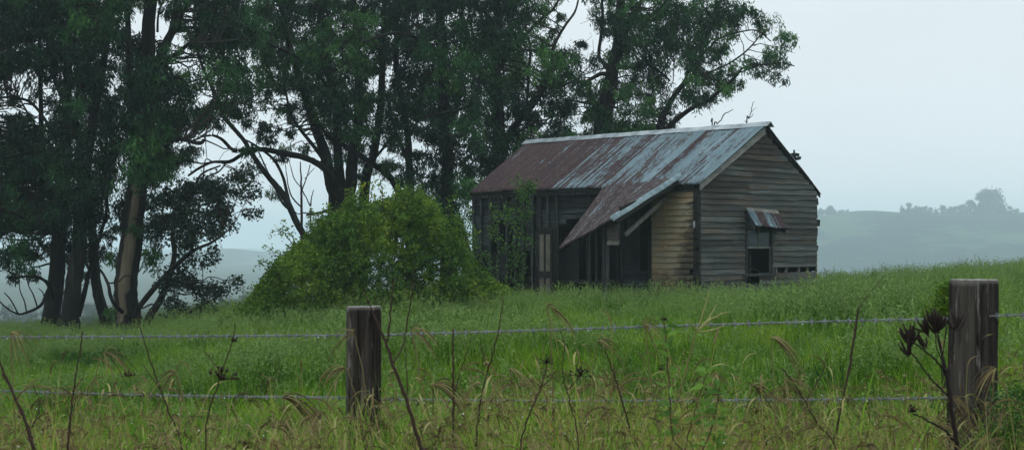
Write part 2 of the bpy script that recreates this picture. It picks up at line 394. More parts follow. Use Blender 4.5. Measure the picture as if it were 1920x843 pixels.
# ------------------------------------------------------------------ gum trees behind
# every limb: list of (px, row, width in photo px, depth offset)
TREES = {
 'A': dict(D=41.0, leaf='gum_leaf', tv=.32, label='dark trunked gum tree at the far left edge with long bare branch sagging low', limbs=[
   [(97, 0, 37), (97, 600, 34), (103, 520, 29), (112, 420, 25), (120, 300, 21), (125, 200, 18), (130, 100, 14), (128, -60, 9), (130, -190, 5)],
   [(106, 430, 13), (88, 330, 11, .6), (79, 250, 10, 1), (76, 150, 8, 1), (72, 0, 7, 1.2), (66, -120, 4, 1.2)],
   [(104, 575, 7), (91, 535, 7, -.5), (76, 521, 6, -.8), (52, 517, 5, -1.2), (28, 521, 3, -1.5)],
   [(92, 540, 5, -.5), (88, 549, 6, -.6), (76, 572, 6, -.9), (50, 585, 5, -1.2), (34, 588, 4, -1.3), (14, 578, 3, -1.4), (-10, 556, 3, -1.4)],
   [(50, 585, 3, -1.2), (46, 565, 2.5, -1.2), (38, 545, 2, -1.2), (36, 528, 1.5, -1.3)], [(34, 588, 3, -1.3), (20, 562, 2.5, -1.3), (8, 548, 2, -1.4)], [(70, 576, 3, -.9), (62, 552, 2.5, -.9), (54, 536, 2, -.9), (50, 520, 1.5, -1)], [(84, 560, 3, -.7), (80, 548, 2, -.7), (72, 540, 1.5, -.7)],
   [(110, 440, 8), (70, 425, 7, -1), (30, 400, 5, -1.6), (-20, 390, 4, -2)],
   [(118, 330, 9), (70, 300, 7, -.8), (20, 262, 5, -1.5), (-30, 240, 3, -2)],
   [(118, 310, 8), (95, 245, 6, -1), (60, 195, 6, -1), (20, 183, 5, -1.3), (-20, 185, 4, -1.5)],
   [(112, 300, 5), (70, 240, 4, .5), (40, 190, 3, .6), (22, 150, 2, .6)]]),
 'B': dict(D=40.0, leaf='gum_leaf', tv=.38, label='gum tree with thick straight trunk standing second from the left edge', limbs=[
   [(138, 0, 36), (138, 600, 34), (141, 540, 30), (150, 470, 27), (151, 380, 23), (163, 290, 19), (183, 180, 15), (200, 80, 12), (215, -60, 9), (222, -180, 5)],
   [(145, 590, 13), (158, 555, 10, .3), (166, 520, 8, .5), (178, 470, 6, .6), (196, 420, 4, .8)],
   [(152, 370, 9), (190, 330, 7, -.6), (210, 300, 6, -1), (240, 270, 4, -1)],
   [(175, 220, 8), (150, 150, 7, -1), (140, 60, 5, -1.5), (150, -40, 4, -1.5)]]),
 'C': dict(D=42.0, leaf='gum_leaf', tv=.3, label='slim gum tree leaning left between the thick trunks and the bark stripped tree', limbs=[
   [(199, 0, 27), (197, 604, 24), (186, 560, 20), (178, 500, 18), (172, 430, 15), (168, 350, 12), (150, 270, 10), (122, 200, 9), (95, 120, 8), (85, 10, 6), (80, -120, 4)],
   [(176, 480, 8), (188, 440, 7, -.5), (200, 390, 6, -.7), (195, 330, 5, -1), (188, 260, 4, -1)],
   [(178, 520, 8), (165, 500, 6), (155, 470, 4, .5)]]),
 'D': dict(D=39.5, leaf='gum_leaf', tv=.42, pale=True, label='big gum tree with a long strip of bare tan wood down its split trunk', limbs=[
   [(240, 0, 52), (240, 602, 47), (238, 560, 42), (240, 480, 42), (252, 380, 40), (262, 300, 34), (272, 200, 29), (278, 100, 25), (281, 0, 21), (284, -90, 14), (290, -200, 7)],
   [(283, 160, 18), (299, 118, 17, .3), (314, 82, 16, .4), (332, 42, 13, .5), (350, 5, 11, .6), (372, -60, 8, .6), (395, -150, 5, .6)],
   [(287, 150, 13), (308, 98, 12, -.3), (322, 50, 11, -.6), (330, 0, 9, -.8), (335, -90, 6, -1)],
   [(290, 135, 10), (318, 107, 9, -.6), (338, 97, 8, -1), (358, 82, 7, -1.4), (400, 80, 5, -2), (470, 72, 3, -2.5)],
   [(264, 270, 15), (247, 180, 14, -.5), (243, 100, 12, -.8), (237, 0, 10, -1), (228, -90, 7, -1), (222, -180, 4, -1)],
   [(229, 586, 8, -.4), (214, 570, 7, -.8), (206, 552, 7, -.9), (203, 535, 6, -.9), (194, 515, 5, -.9), (182, 498, 4, -.9)],
   [(268, 330, 11), (300, 290, 9, -.8), (330, 262, 8, -1.5), (372, 268, 8, -2), (383, 262, 6, -2.2)],
   [(296, 60, 5), (297, 30, 4), (303, 10, 4), (318, -12, 3)]]),
 'E': dict(D=38.6, leaf='round_leaf', tv=.4, label='low spreading round leaved tree leaning right beside the bark stripped trunk', limbs=[
   [(279, 0, 16), (279, 603, 14), (300, 563, 12), (319, 510, 10), (327, 472, 9), (323, 434, 8), (334, 407, 8), (357, 369, 7), (380, 343, 5), (414, 341, 4)],
   [(252, 592, 11, .3), (262, 575, 11, .2), (281, 552, 11), (311, 517, 10, -.3), (342, 487, 9, -.6), (365, 468, 7, -1), (399, 453, 5, -1.2), (430, 430, 3, -1.3)],
   [(357, 369, 5), (372, 335, 4, .2), (385, 322, 4), (414, 310, 3)],
   [(318, 520, 6), (350, 530, 5, -.5), (385, 528, 3, -1)],
   [(340, 400, 4), (325, 380, 4), (327, 358, 3)],
   [(279, 608, 6, -.3), (290, 585, 5, -.5), (286, 570, 4, -.5), (266, 578, 3, -.5)],
   [(300, 590, 5, -.3), (330, 596, 4, -.6), (372, 575, 3, -1), (398, 560, 2, -1)]]),
 'F': dict(D=46.0, leaf='gum_leaf', tv=.5, label='many stemmed gum tree behind the shrub with one limb arching far left', limbs=[
   [(628, 0, 30), (626, 385, 25), (620, 350, 22), (608, 282, 20), (587, 226, 17), (562, 150, 14), (537, 60, 11), (520, -50, 8), (505, -180, 5)],
   [(640, 0, 28), (640, 390, 22), (638, 328, 18), (633, 272, 16), (627, 211, 14), (615, 120, 12), (601, 30, 10), (590, -60, 8), (585, -180, 5)],
   [(654, 0, 30), (652, 390, 26), (658, 328, 22), (667, 257, 19), (672, 180, 16), (668, 80, 13), (662, -50, 9), (668, -180, 5)],
   [(632, 372, 14, -.2), (624, 334, 14, -.5), (596, 306, 12, -.8), (565, 293, 11, -1), (522, 285, 10, -1.2), (491, 280, 9, -1.3), (466, 280, 8, -1.4), (439, 281, 7, -1.4), (417, 262, 6, -1.5), (399, 254, 5, -1.5), (378, 256, 4, -1.5)],
   [(478, 280, 7, -1.4), (458, 288, 7, -1.3), (433, 303, 7, -1.1), (415, 304, 6, -1), (396, 305, 5, -1), (371, 317, 5, -1), (352, 330, 4, -1)],
   [(425, 304, 3, -1), (410, 322, 3, -1), (392, 330, 3, -1), (374, 350, 3, -1)],
   [(400, 305, 3, -1), (385, 300, 2, -1), (380, 340, 3, -1), (374, 352, 3, -1)],
   [(606, 300, 8, -.3), (585, 270, 7, -.6), (562, 242, 6, -1), (545, 212, 5, -1), (530, 150, 4, -1.2)],
   [(612, 280, 6, .3), (590, 240, 4, .5), (583, 222, 3, .5)],
   [(636, 210, 8), (605, 150, 6, -1), (560, 110, 5, -1.6), (500, 80, 4, -2)],
   [(455, 279, 3, -1.4), (448, 286, 2, -1.4), (434, 285, 2, -1.4)],
   [(650, 385, 6, .5), (600, 398, 5, .2), (575, 403, 4)]]),
 'G': dict(D=44.6, leaf='gum_leaf', tv=.5, pale_bark=True, label='slender pale gum sapling with forked stem crossing under the arched limb', limbs=[
   [(606, 0, 15), (594, 500, 14), (576, 450, 13), (556, 414, 12), (534, 371, 12), (513, 343, 11), (491, 316, 10), (470, 285, 9), (456, 262, 8), (430, 233, 8), (417, 215, 7), (395, 160, 6), (372, 100, 5), (365, 40, 4)],
   [(548, 400, 7), (540, 372, 7, .3), (531, 334, 6, .4), (516, 303, 6, .4), (497, 285, 5, .4), (473, 269, 4, .3), (460, 262, 3, .3)],
   [(552, 400, 5), (530, 380, 5, -.3), (515, 350, 4, -.3), (500, 318, 3, -.3), (485, 285, 3, -.3)],
   [(495, 322, 3), (484, 325, 2, -.2), (474, 332, 2, -.3), (462, 322, 2, -.3)]]),
 'H': dict(D=47.5, leaf='gum_leaf', tv=.38, label='dark gum tree behind the shrub top, just right of the many stemmed tree', limbs=[
   [(680, 0, 20), (684, 360, 19), (700, 296, 16), (705, 254, 15), (715, 180, 13), (720, 80, 11), (722, -50, 8), (724, -180, 5)],
   [(772, 0, 16), (768, 480, 15), (757, 392, 14, -.2), (742, 348, 13, -.4), (718, 320, 12, -.5), (692, 301, 11, -.8), (669, 286, 10, -1), (640, 270, 9, -1.2), (612, 252, 7, -1.4), (590, 215, 5, -1.5)],
   [(706, 262, 6), (690, 240, 5, .4), (680, 200, 4, .6)],
   [(700, 300, 5), (725, 270, 5, -.4), (742, 248, 4, -.6)]]),
 'I': dict(D=46.8, leaf='gum_leaf', tv=.34, label='forked dark gum tree midway between the shrub top and the straight tall trunk', limbs=[
   [(772, 0, 17), (768, 345, 15), (766, 296, 14), (763, 254, 12), (752, 180, 10), (742, 100, 9), (746, -50, 7), (750, -180, 4)],
   [(765, 300, 8), (750, 270, 8, .3), (742, 248, 7, .5), (728, 190, 5, .6)],
   [(764, 265, 6), (785, 220, 5, -.5), (795, 150, 4, -.8), (790, 60, 3, -1)]]),
 'J': dict(D=45.0, leaf='gum_leaf', tv=.36, label='tall straight reddish trunked gum tree just left of the cottage roof', limbs=[
   [(840, 0, 26), (838, 350, 22), (836, 254, 20), (833, 202, 20), (828, 100, 18), (826, 0, 15), (825, -90, 11), (822, -190, 6)],
   [(770, 222, 4, -.8), (788, 222, 4, -.8), (802, 218, 5, -.8), (838, 211, 6, -.7), (875, 201, 6, -.8), (890, 186, 5, -.8), (901, 172, 4, -.8)],
   [(846, 240, 8, .3), (856, 190, 8, .5), (862, 130, 7, .7), (866, 40, 6, .9), (870, -60, 4, 1)],
   [(836, 260, 7, .2), (868, 250, 6, .6), (882, 215, 6, .8), (892, 190, 5, 1), (900, 140, 4, 1)],
   [(828, 100, 8), (790, 75, 7, -1), (740, 62, 6, -1.5), (680, 80, 4, -2)]]),
 'K': dict(D=46.5, leaf='gum_leaf', tv=.42, label='broad gum tree above the left end of the roof with limb forking right', limbs=[
   [(942, 0, 30), (938, 300, 26), (935, 209, 22), (933, 160, 20), (930, 110, 18), (934, 40, 15), (928, -60, 12), (925, -180, 6)],
   [(944, 290, 15, -.2), (957, 249, 13, -.4), (980, 222, 12, -.6), (1004, 194, 10, -.8), (1022, 160, 8, -1), (1032, 122, 7, -1), (1039, 85, 6, -1), (1060, 48, 5, -1), (1078, 22, 4, -1), (1086, -10, 3, -1)],
   [(950, 268, 10, .2), (972, 235, 9, .3), (990, 205, 8, .4), (1012, 172, 6, .5), (1035, 130, 4, .5), (1062, 95, 3, .5)],
   [(937, 130, 10, .2), (955, 95, 9, .2), (985, 66, 8, .3), (1015, 36, 6, .4), (1040, 14, 5, .5), (1062, -30, 4, .5)],
   [(988, 205, 6), (992, 140, 6, .4), (994, 90, 5, .5), (985, 40, 4, .5), (1000, -40, 3, .5)],
   [(930, 190, 9, .3), (908, 160, 8, .5), (892, 100, 6, .6), (880, 20, 5, .7), (878, -80, 4, .7)],
   [(950, 260, 5, -.5), (1000, 232, 4, -1), (1030, 222, 3, -1.4), (1060, 205, 2, -1.6)]]),
 'L': dict(D=49.0, leaf='gum_leaf', tv=.48, label='tall gum tree rising behind the middle of the roof with ivy thick trunk base', limbs=[
   [(1122, 0, 38), (1130, 260, 34), (1137, 187, 29), (1147, 133, 24), (1157, 83, 20), (1163, 33, 18), (1170, -50, 14), (1175, -180, 7)],
   [(1145, 138, 9, -.3), (1127, 138, 8, -.4), (1108, 148, 7, -.6), (1095, 154, 7, -.7), (1078, 152, 6, -.9), (1050, 162, 4, -1.2), (1030, 170, 3, -1.3)],
   [(1143, 135, 9), (1134, 122, 8, .2), (1123, 104, 7, .3), (1126, 67, 7, .4), (1130, 33, 6, .5), (1127, -30, 5, .5), (1120, -120, 3, .5)],
   [(1150, 130, 6), (1168, 128, 5, -.3), (1190, 126, 5, -.5), (1215, 122, 4, -.8), (1233, 132, 3, -.9), (1248, 143, 3, -1), (1257, 152, 3, -1)],
   [(1262, 152, 2, -1), (1263, 135, 2, -1), (1264, 118, 2, -1)],
   [(1152, 120, 7), (1170, 90, 6, .3), (1176, 60, 5, .5), (1200, 10, 5, .7), (1215, -60, 4, .8)],
   [(1163, 30, 8), (1200, -10, 7, -.4), (1260, -50, 5, -.8), (1320, -80, 4, -1)]]),
 'M': dict(D=48.0, leaf='gum_leaf', tv=.52, label='right hand gum tree whose open limbs reach out over the ridge into clear sky', limbs=[
   [(1222, 0, 22), (1238, 262, 17), (1250, 207, 10), (1273, 167, 9), (1300, 140, 8), (1313, 107, 7), (1318, 80, 6), (1335, 50, 5), (1345, -10, 5), (1350, -90, 3)],
   [(1238, 262, 14), (1252, 240, 10, -.3), (1268, 225, 9, -.5), (1297, 203, 8, -.8), (1330, 187, 7, -1), (1353, 167, 6, -1.2), (1380, 143, 5, -1.3), (1393, 128, 4, -1.4), (1415, 122, 3, -1.5), (1440, 121, 3, -1.5), (1466, 118, 2, -1.5), (1490, 124, 2, -1.5)],
   [(1252, 206, 7, .3), (1266, 175, 6, .4), (1283, 150, 6, .5), (1293, 127, 5, .6), (1306, 97, 5, .6), (1314, 75, 5, .6), (1326, 40, 4, .6)],
   [(1315, 105, 4, .2), (1335, 85, 4, .3), (1350, 72, 4, .3), (1390, 60, 3, .3), (1420, 58, 3, .3), (1446, 78, 2, .3)],
   [(1300, 140, 3), (1330, 135, 3, -.2), (1365, 120, 3, -.3), (1400, 95, 3, -.3), (1430, 62, 2, -.3)],
   [(1250, 200, 4), (1225, 208, 3, .5), (1205, 215, 2, .8)]]),
}
DENS = [  # 40 px cells, from column 0; rows from y = 0
 "999999324999999999999999964199999985100000",
 "999999224999999999999999943079999842600000",
 "999984862575999999999999988378888835720000",
 "646995995596999997699999999558927873410000",
 "234857998388569998799999888758658620000000",
 "645978998876565897899888867799862000000000",
 "778978997212444786878889899999700000000000",
 "999987997210012353677889700000000000000000",
 "868985976577300132678896000000000000000000",
 "868976778786200000468830000000000000000000",
 "878975588872000000000000000000000000000000",
 "775764266530000000000000000000000000000000",
 "642523144300000000000000000000000000000000",
 "100031046740000000000000000000000000000000",
 "000004026620000000000000000000000000000000"]
# trunks that foliage must not bury: (row range, px range)
clump_tree = {k: [] for k in TREES}
skel2 = {}
for k, t in TREES.items():
    pts = []
    for li, L in enumerate(t['limbs']):
        L = [(q + (0,))[:4] if len(q) == 3 else q for q in L]
        rows = []
        for (px, row, w, do) in L:
            D = t['D'] + do * 1.4
            if row == 0 and px == L[0][0] and L.index((px, row, w, do)) == 0 and li < 9 and len(L) > 5 and L[1][1] > 200 and w > 10:
                x = (px - CX) / F * D; p = np.array([x, D, h(x, D) - .35]); w = w * 1.25
            else: p = U(px, row, D)
            rows.append([*p, w / F * D / 2])
        S = spline(rows, max(14, len(rows) * 6))
        S[:, :3] += (np.array([mn.noise_vector(Vector((s[0] * .7, s[1] + li * 5, s[2] * .7))) for s in S]) * S[:, 3:4] * .5)
        S[:, 3] = np.maximum(S[:, 3], .012)
        t.setdefault('S', []).append(S)
        for s in S: pts.append([CX + F * s[0] / s[1], HY - F * (s[2] - EYE) / s[1], *s])
    skel2[k] = np.array(pts)
groups = {'A': ['A', 'B', 'C', 'D', 'E', 'F', 'G', 'H', 'I', 'J', 'K', 'L', 'M']}
keys = list(TREES)
cells = []
for r in range(-5, 15):
    for c in range(-6, 42):
        if r < 0:
            ch = 9 if c < 34 else 0
            if c in (26, 27) : ch = 5
            if r < -3: ch = int(ch * .6)
            if c > 33: ch = int(ch * .7)
            if r < -2 and 30 < c < 33: ch = 3
        else:
            ch = int(DENS[r][max(0, min(41, c))]) if c >= 0 else (int(DENS[r][0]) if r < 11 else 0)
        cells.append((c, r, ch))
for c, r, ch in cells:
    if ch == 0: continue
    n = (ch / 9) ** 2.2 * 7.4
    n = int(n) + (rng.random() < n - int(n))
    if r < 0: n = int(n * .6 + .5)
    for _ in range(n):
        px = (c + rng.random()) * 40; row = (r + rng.random()) * 40
        best, bd = None, 1e9
        for k in keys:
            S = skel2[k]; d = np.hypot(S[:, 0] - px, (S[:, 1] - row) * 1.0 + 20)
            j = d.argmin(); dd = d[j] * (1.0 if k not in 'EG' else 1.15)
            if k == 'E' and (row < 330 or px < 275): dd += 400
            if k == 'G' and row > 215: dd += 400
            if k == 'G': dd += 25
            if k == 'F' and px < 470 and row > 235: dd += 300
            if dd < bd: bd, best = dd, k
        clump_tree[best].append((px, row, ch))
# trunks kept open to view: reject clumps lying right in front of these lower trunk stretches
OPEN = [(85, 115, 455, 620), (125, 155, 455, 620), (170, 205, 440, 620), (216, 262, 335, 620), (268, 296, 0, 95), (305, 335, 30, 95), (600, 680, 250, 400), (826, 846, 150, 350), (924, 944, 120, 240), (1138, 1160, 60, 170)]
n_leaves = 0
for k, t in TREES.items():
    D = t['D']; S0 = t['S'][0]; bx, by = S0[0][0], S0[0][1]
    root = empty('gum_tree' if k != 'E' else 'spreading_tree', (bx, by, h(bx, by)))
    org = np.array([bx, by, h(bx, by)])
    tag(root, t['label'], 'tree', 'eucalyptus trees behind the cottage')
    mb = MB()
    for li, S in enumerate(t['S']):
        big = S[0][3] > .12
        c = np.full(len(S), .2)
        n = 14 if li == 0 else (9 if big else 6)
        if t.get('pale') and li == 0:
            S = spline(S, 70)
        before = mb.n
        mb.tube(S[:, :3] - org, S[:, 3], n, rough=.16 if big else .08)
        if t.get('pale') and li == 0:
            v = mb.v[-1] + org; p = CX + F * v[:, 0] / v[:, 1]; rr = HY - F * (v[:, 2] - EYE) / v[:, 1]
            cen = np.interp(rr, [330, 380, 440, 500, 600], [257, 253, 247, 236, 226]); wd = np.interp(rr, [325, 345, 420, 500, 610], [5, 9, 11, 12, 8])
            on = (np.abs(p - cen) < wd) & (rr > 328) & (rr < 606) & (v[:, 1] < D + .05)
            mb.c[-1] = np.where(on, 1.0, .2)
    mb.build('trunk', M['bark_pale'] if t.get('pale_bark') else M['bark'], root, smooth=True)
    # crown
    cl = clump_tree[k]; P = []; dn = []
    for px, row, ch in cl:
        dd = D + rng.uniform(-2.6, 2.6) if k != 'E' else D + rng.uniform(-1.6, 1.6)
        if any(a - 6 < px < b + 6 and r0 < row < r1 for a, b, r0, r1 in OPEN):
            if rng.random() < .8: dd = D + rng.uniform(.8, 2.8)
        P.append(U(px, row, dd)); dn.append(ch)
    P = np.array(P); dn = np.array(dn)
    R = rng.uniform(.27, .54, len(P)) * np.interp(dn, [1, 6, 9], [.65, .8, 1.0])
    Sk = np.concatenate(t['S'])
    tw = []
    for p, r in zip(P, R):
        d = np.linalg.norm((Sk[:, :3] - p) * np.array([1, 1, 1]), axis=1) + np.where(Sk[:, 2] > p[2] + .2, 1.5, 0)
        j = d.argmin(); a = Sk[j, :3]
        C = curve_to(a, p, 8)
        r0 = min(Sk[j, 3] * .6, .012 + .010 * d[j])
        tw.append((C, np.linspace(r0, .008, 8)))
        for q in range(2):
            e = p + rng.normal(0, 1, 3) * r * .9
            tw.append((curve_to(C[5], e, 5), np.linspace(.010, .005, 5)))
    tv = np.array([t['tv'] - .04 + .75 * mn.noise(Vector((p[0] * .55, p[1] * .4, p[2] * .6))) for p in P]); tv = np.clip(tv + rng.normal(0, .10, len(P)), 0, 1)
    if k == 'E':
        LV, LT = leaves_at(P, R * .95, 170, (.07, .12), .7, .35, tv=tv, tuft=10)
    else:
        LV, LT = leaves_at(P, R, 180, (.12, .22), .23, .85, tv=tv, tuft=10)
    n_leaves += len(LV) // 4
    o = crown_mesh('crown', LV, LT, tw, M[t['leaf']], root, org)
print('tree leaves', n_leaves)

# dead sapling beside the shrub
def dead_plant(name, label, D, limbs, cat, mat='twig', wscale=1, group=None):
    L0 = limbs[0][0]; x = (L0[0] - CX) / F * D
    root_z = h(x, D)
    mb = MB()
    for L in limbs:
        rows = [[*U(q[0], q[1], D + (q[3] if len(q) > 3 else 0)), q[2] * wscale / F * D / 2] for q in L]
        S = spline(rows, max(8, len(rows) * 5)); S[1:, :3] += rng.normal(0, .004, (len(S) - 1, 3))
        mb.tube(S[:, :3], S[:, 3], 5, c=.4)
    o = mb.build(name, M[mat], smooth=True, loc=(x, D, root_z)); tag(o, label, cat, group); return o
dead_plant('dead_sapling', 'bare dead sapling rising behind the left side of the big green shrub', 44, [
  [(567, 560, 7), (565, 400, 5), (565, 353, 4), (563, 303, 2)], [(565, 360, 3), (575, 332, 2, .2), (582, 308, 2, .3)], [(565, 388, 3), (548, 370, 3, -.2), (540, 345, 2, -.3), (534, 300, 1.5, -.3)],
  [(565, 352, 2), (552, 335, 2, .3), (545, 312, 1.5, .4), (540, 292, 1, .4)], [(566, 357, 3), (575, 372, 2, -.3), (582, 386, 3, -.4), (584, 370, 2, -.4), (588, 356, 1.5, -.4)],
  [(583, 390, 3, -.4), (582, 420, 3, -.4)], [(572, 335, 2), (583, 322, 1.5, .3), (590, 314, 1, .3)]], 'dead tree')
for lab, L in (('crooked thin bare branch sticking up behind the roof ridge', [[(1330, 420, 4), (1338, 245, 3), (1345, 232, 2.2), (1352, 225, 2), (1358, 214, 2), (1366, 210, 1.6), (1375, 205, 1.2)]]),
               ('short stub of bare branch left of the crooked one above the ridge', [[(1332, 420, 4), (1335, 238, 2.5), (1334, 228, 2.5), (1336, 224, 2)]]),
               ('forked fine twig standing above the ridge near the gable peak', [[(1398, 420, 4), (1400, 235, 2.5), (1404, 222, 2), (1407, 214, 1.6), (1411, 196, 1.2), (1414, 190, .8)], [(1404, 222, 1.6), (1410, 218, 1.2), (1413, 212, .8)], [(1408, 211, 1.2), (1414, 205, .8), (1419, 202, .6)], [(1400, 230, 1.5), (1396, 226, 1)]])):
    dead_plant('bare_branch', lab, 41.5, L, 'branch', group='bare twigs showing above the roof ridge')

# ------------------------------------------------------------------ shrub
def shrub(name, label, cat, sil, D, dep, n, mat, L=(.05, .1), groundrow=600, tv=.45, tex=.5, spray=.35, group=None, dense=26, extra=None):
    sx = np.array([s[0] for s in sil]); sr = np.array([s[1] for s in sil])
    cx = (sx[0] + sx[-1]) / 2; hw = (sx[-1] - sx[0]) / 2
    P = []; N = []; tvs = []
    wx = (cx - CX) / F * D; gz = h(wx, D)
    while len(P) < n:
        px = rng.uniform(sx[0], sx[-1]); top = np.interp(px, sx, sr)
        # local dome cross-section: angle around from front ground to top to back
        th = rng.uniform(0, PI) if rng.random() < .8 else rng.uniform(PI * .3, PI * .7)
        zt = EYE + (HY - top) / F * D; zb = h((px - CX) / F * D, D)
        hh = max(.15, zt - zb)
        rel = 1 - ((px - cx) / hw) ** 2
        dd = dep * max(.2, rel) ** .5
        rad = 1 - abs(rng.normal(0, .13)) + .0
        lump = 1 + .10 * math.sin(px * .045 + th * 3) + .07 * math.sin(px * .11 + th * 7)
        y = D - math.cos(th) * dd * rad * lump; z = zb + math.sin(th) ** .7 * hh * rad * (lump if th < 2.2 else 1) * .985
        x = (px - CX) / F * y
        P.append((x, y, z)); N.append((0.25 * (px - cx) / hw, -math.cos(th), math.sin(th) + .2)); tvs.append(0)
    P = np.array(P); N = np.array(N); N /= np.linalg.norm(N, axis=1)[:, None]
    org = (wx, D, gz); root = empty(name, org); tag(root, label, cat, group)
    mb = MB()
    for i in range(9):
        a = np.array([wx + rng.normal(0, .35), D + rng.normal(0, .3), gz - .1]); b = P[rng.integers(len(P))]
        C = curve_to(a, b, 8, .3); mb.tube(C - np.array(org), np.linspace(.035, .008, 8), 5)
    mb.build('stem', M['twig'], root)
    # each shoot: arc with leaflets
    V = []; T = []; tw = []
    cl = np.array([mn.noise(Vector((p[0] * 1.1, p[1] * 1.1, p[2] * 1.3))) for p in P])
    for i in range(len(P)):
        d = N[i] + rng.normal(0, .55, 3) + np.array([0, 0, .25]); d /= np.linalg.norm(d)
        Ls = rng.uniform(.6, 1.25) * spray
        m = dense
        u = rng.uniform(0, 1, m)
        c = P[i] + d * (u[:, None] - .35) * Ls + np.array([0, 0, -1]) * (u[:, None] ** 2) * Ls * .35 + rng.normal(0, .045, (m, 3))
        ld = rng.normal(0, 1, (m, 3)) + d * .5 + np.array([0, 0, -.3]); ld /= np.linalg.norm(ld, axis=1)[:, None]
        s = np.cross(ld, rng.normal(0, 1, (m, 3)) + np.array([0, 0, 1.2])); s /= np.linalg.norm(s, axis=1)[:, None]
        l = rng.uniform(L[0], L[1], m)[:, None]; w = l * .24
        V.append(np.stack([c, c + ld * l * .45 + s * w, c + ld * l, c + ld * l * .45 - s * w], 1).reshape(-1, 3))
        t = np.clip(tv + cl[i] * tex + rng.normal(0, .10) + rng.normal(0, .07, m), 0, .9)
        if rng.random() < .006: t[:4] = 1
        T.append(np.repeat(t, 4))
        if i % 6 == 0:
            tt = np.linspace(0, 1, 5)[:, None]
            tw.append((P[i] + d * (tt - .35) * Ls + np.array([0, 0, -1]) * tt ** 2 * Ls * .35, np.linspace(.006, .003, 5)))
    if extra:
        for v in extra[0]: V.append(v); T.append(np.repeat(np.clip(rng.normal(.55, .15, len(v) // 4), 0, .9), 4))
        tw += extra[1]
    crown_mesh('foliage', np.concatenate(V), np.concatenate(T), tw, M[mat], root, org)
    return root
def sprig(D, base, tip, n, L, seed, sag=.1, spread=.05):
    a = U(*base, D); b = U(*tip, D + rng.uniform(-.3, .3)); C = curve_to(a, b, 9, sag)
    V = []
    for i in range(n):
        u = rng.uniform(.1, 1); p = np.array([np.interp(u, np.linspace(0, 1, 9), C[:, j]) for j in range(3)]) + rng.normal(0, spread, 3)
        d = rng.normal(0, 1, 3) + np.array([0, 0, -.1]); d /= np.linalg.norm(d); s = np.cross(d, rng.normal(0, 1, 3)); s /= np.linalg.norm(s); l = rng.uniform(*L)
        V.append([p, p + d * l * .45 + s * l * .24, p + d * l, p + d * l * .45 - s * l * .24])
    return np.array(V).reshape(-1, 3), (C, np.linspace(.012, .004, 9))
def shoots():
    V = []; TW = []
    for a, b in (((640, 420), (660, 352)), ((690, 400), (700, 338)), ((720, 400), (712, 345)), ((600, 440), (585, 396)), ((560, 470), (530, 420)), ((540, 480), (500, 462)), ((520, 520), (478, 500)), ((500, 550), (462, 542)), ((480, 580), (440, 575)), ((760, 400), (768, 348)), ((800, 410), (812, 355)), ((840, 420), (852, 372)), ((860, 430), (880, 390)), ((620, 430), (612, 388)), ((740, 400), (748, 352)), ((480, 590), (430, 592)), ((550, 460), (505, 440)), ((680, 390), (676, 350)), ((870, 450), (892, 425)), ((780, 405), (790, 358))):
        v, t = sprig(32.0, a, b, 70, (.05, .11), 0, .25, .06); V.append(v); TW.append(t)
    return V, TW
shrub('flowering_shrub', 'big mounded yellow green shrub with a few yellow flowers left of the cottage', 'shrub',
      [(418, 608), (440, 596), (465, 576), (488, 548), (510, 508), (545, 462), (575, 438), (610, 420), (645, 402), (670, 380), (695, 368), (720, 372), (750, 376), (790, 384), (830, 388), (855, 404), (868, 430), (876, 470), (890, 510), (925, 535), (955, 550), (985, 565)],
      32.5, 2.2, 5600, 'bush_leaf', tv=.44, tex=.28, dense=32, L=(.045, .105), spray=.26, extra=shoots())
V = []; TW = []
vine = [((945, 540), (972, 440)), ((972, 440), (985, 390)), ((985, 400), (990, 345)), ((988, 352), (965, 338)), ((985, 352), (1002, 345)), ((972, 440), (940, 400)), ((950, 480), (915, 430)), ((972, 430), (998, 460)), ((940, 520), (900, 470)),
        ((968, 410), (950, 385)), ((960, 500), (985, 470)), ((930, 540), (905, 500)), ((975, 420), (995, 400)), ((978, 520), (960, 450)), ((985, 380), (975, 360)), ((955, 550), (985, 500)), ((930, 450), (925, 385)), ((900, 520), (890, 440)), ((890, 470), (882, 410))]
for a, b in vine:
    v, t = sprig(36.6, a, b, 120, (.05, .11), 0, spread=.085); V.append(v); TW.append(t)
x0 = (955 - CX) / F * 36.6; org = (x0, 36.6, h(x0, 36.6)); r_ = empty('climbing_shrub', org)
tag(r_, 'loose leafy sapling climbing the open stud wall between shrub and door', 'shrub')
V = np.concatenate(V); crown_mesh('foliage', V, np.repeat(np.clip(rng.normal(.5, .2, len(V) // 4), 0, 1), 4), TW, M['vine_leaf'], r_, org)
mb = MB(); mb.tube(spline([U(950, 575, 36.6), U(960, 500, 36.6), U(975, 430, 36.6), U(986, 370, 36.6)], 16) - np.array(org), np.linspace(.03, .008, 16), 6); mb.build('stem', M['twig'], r_)

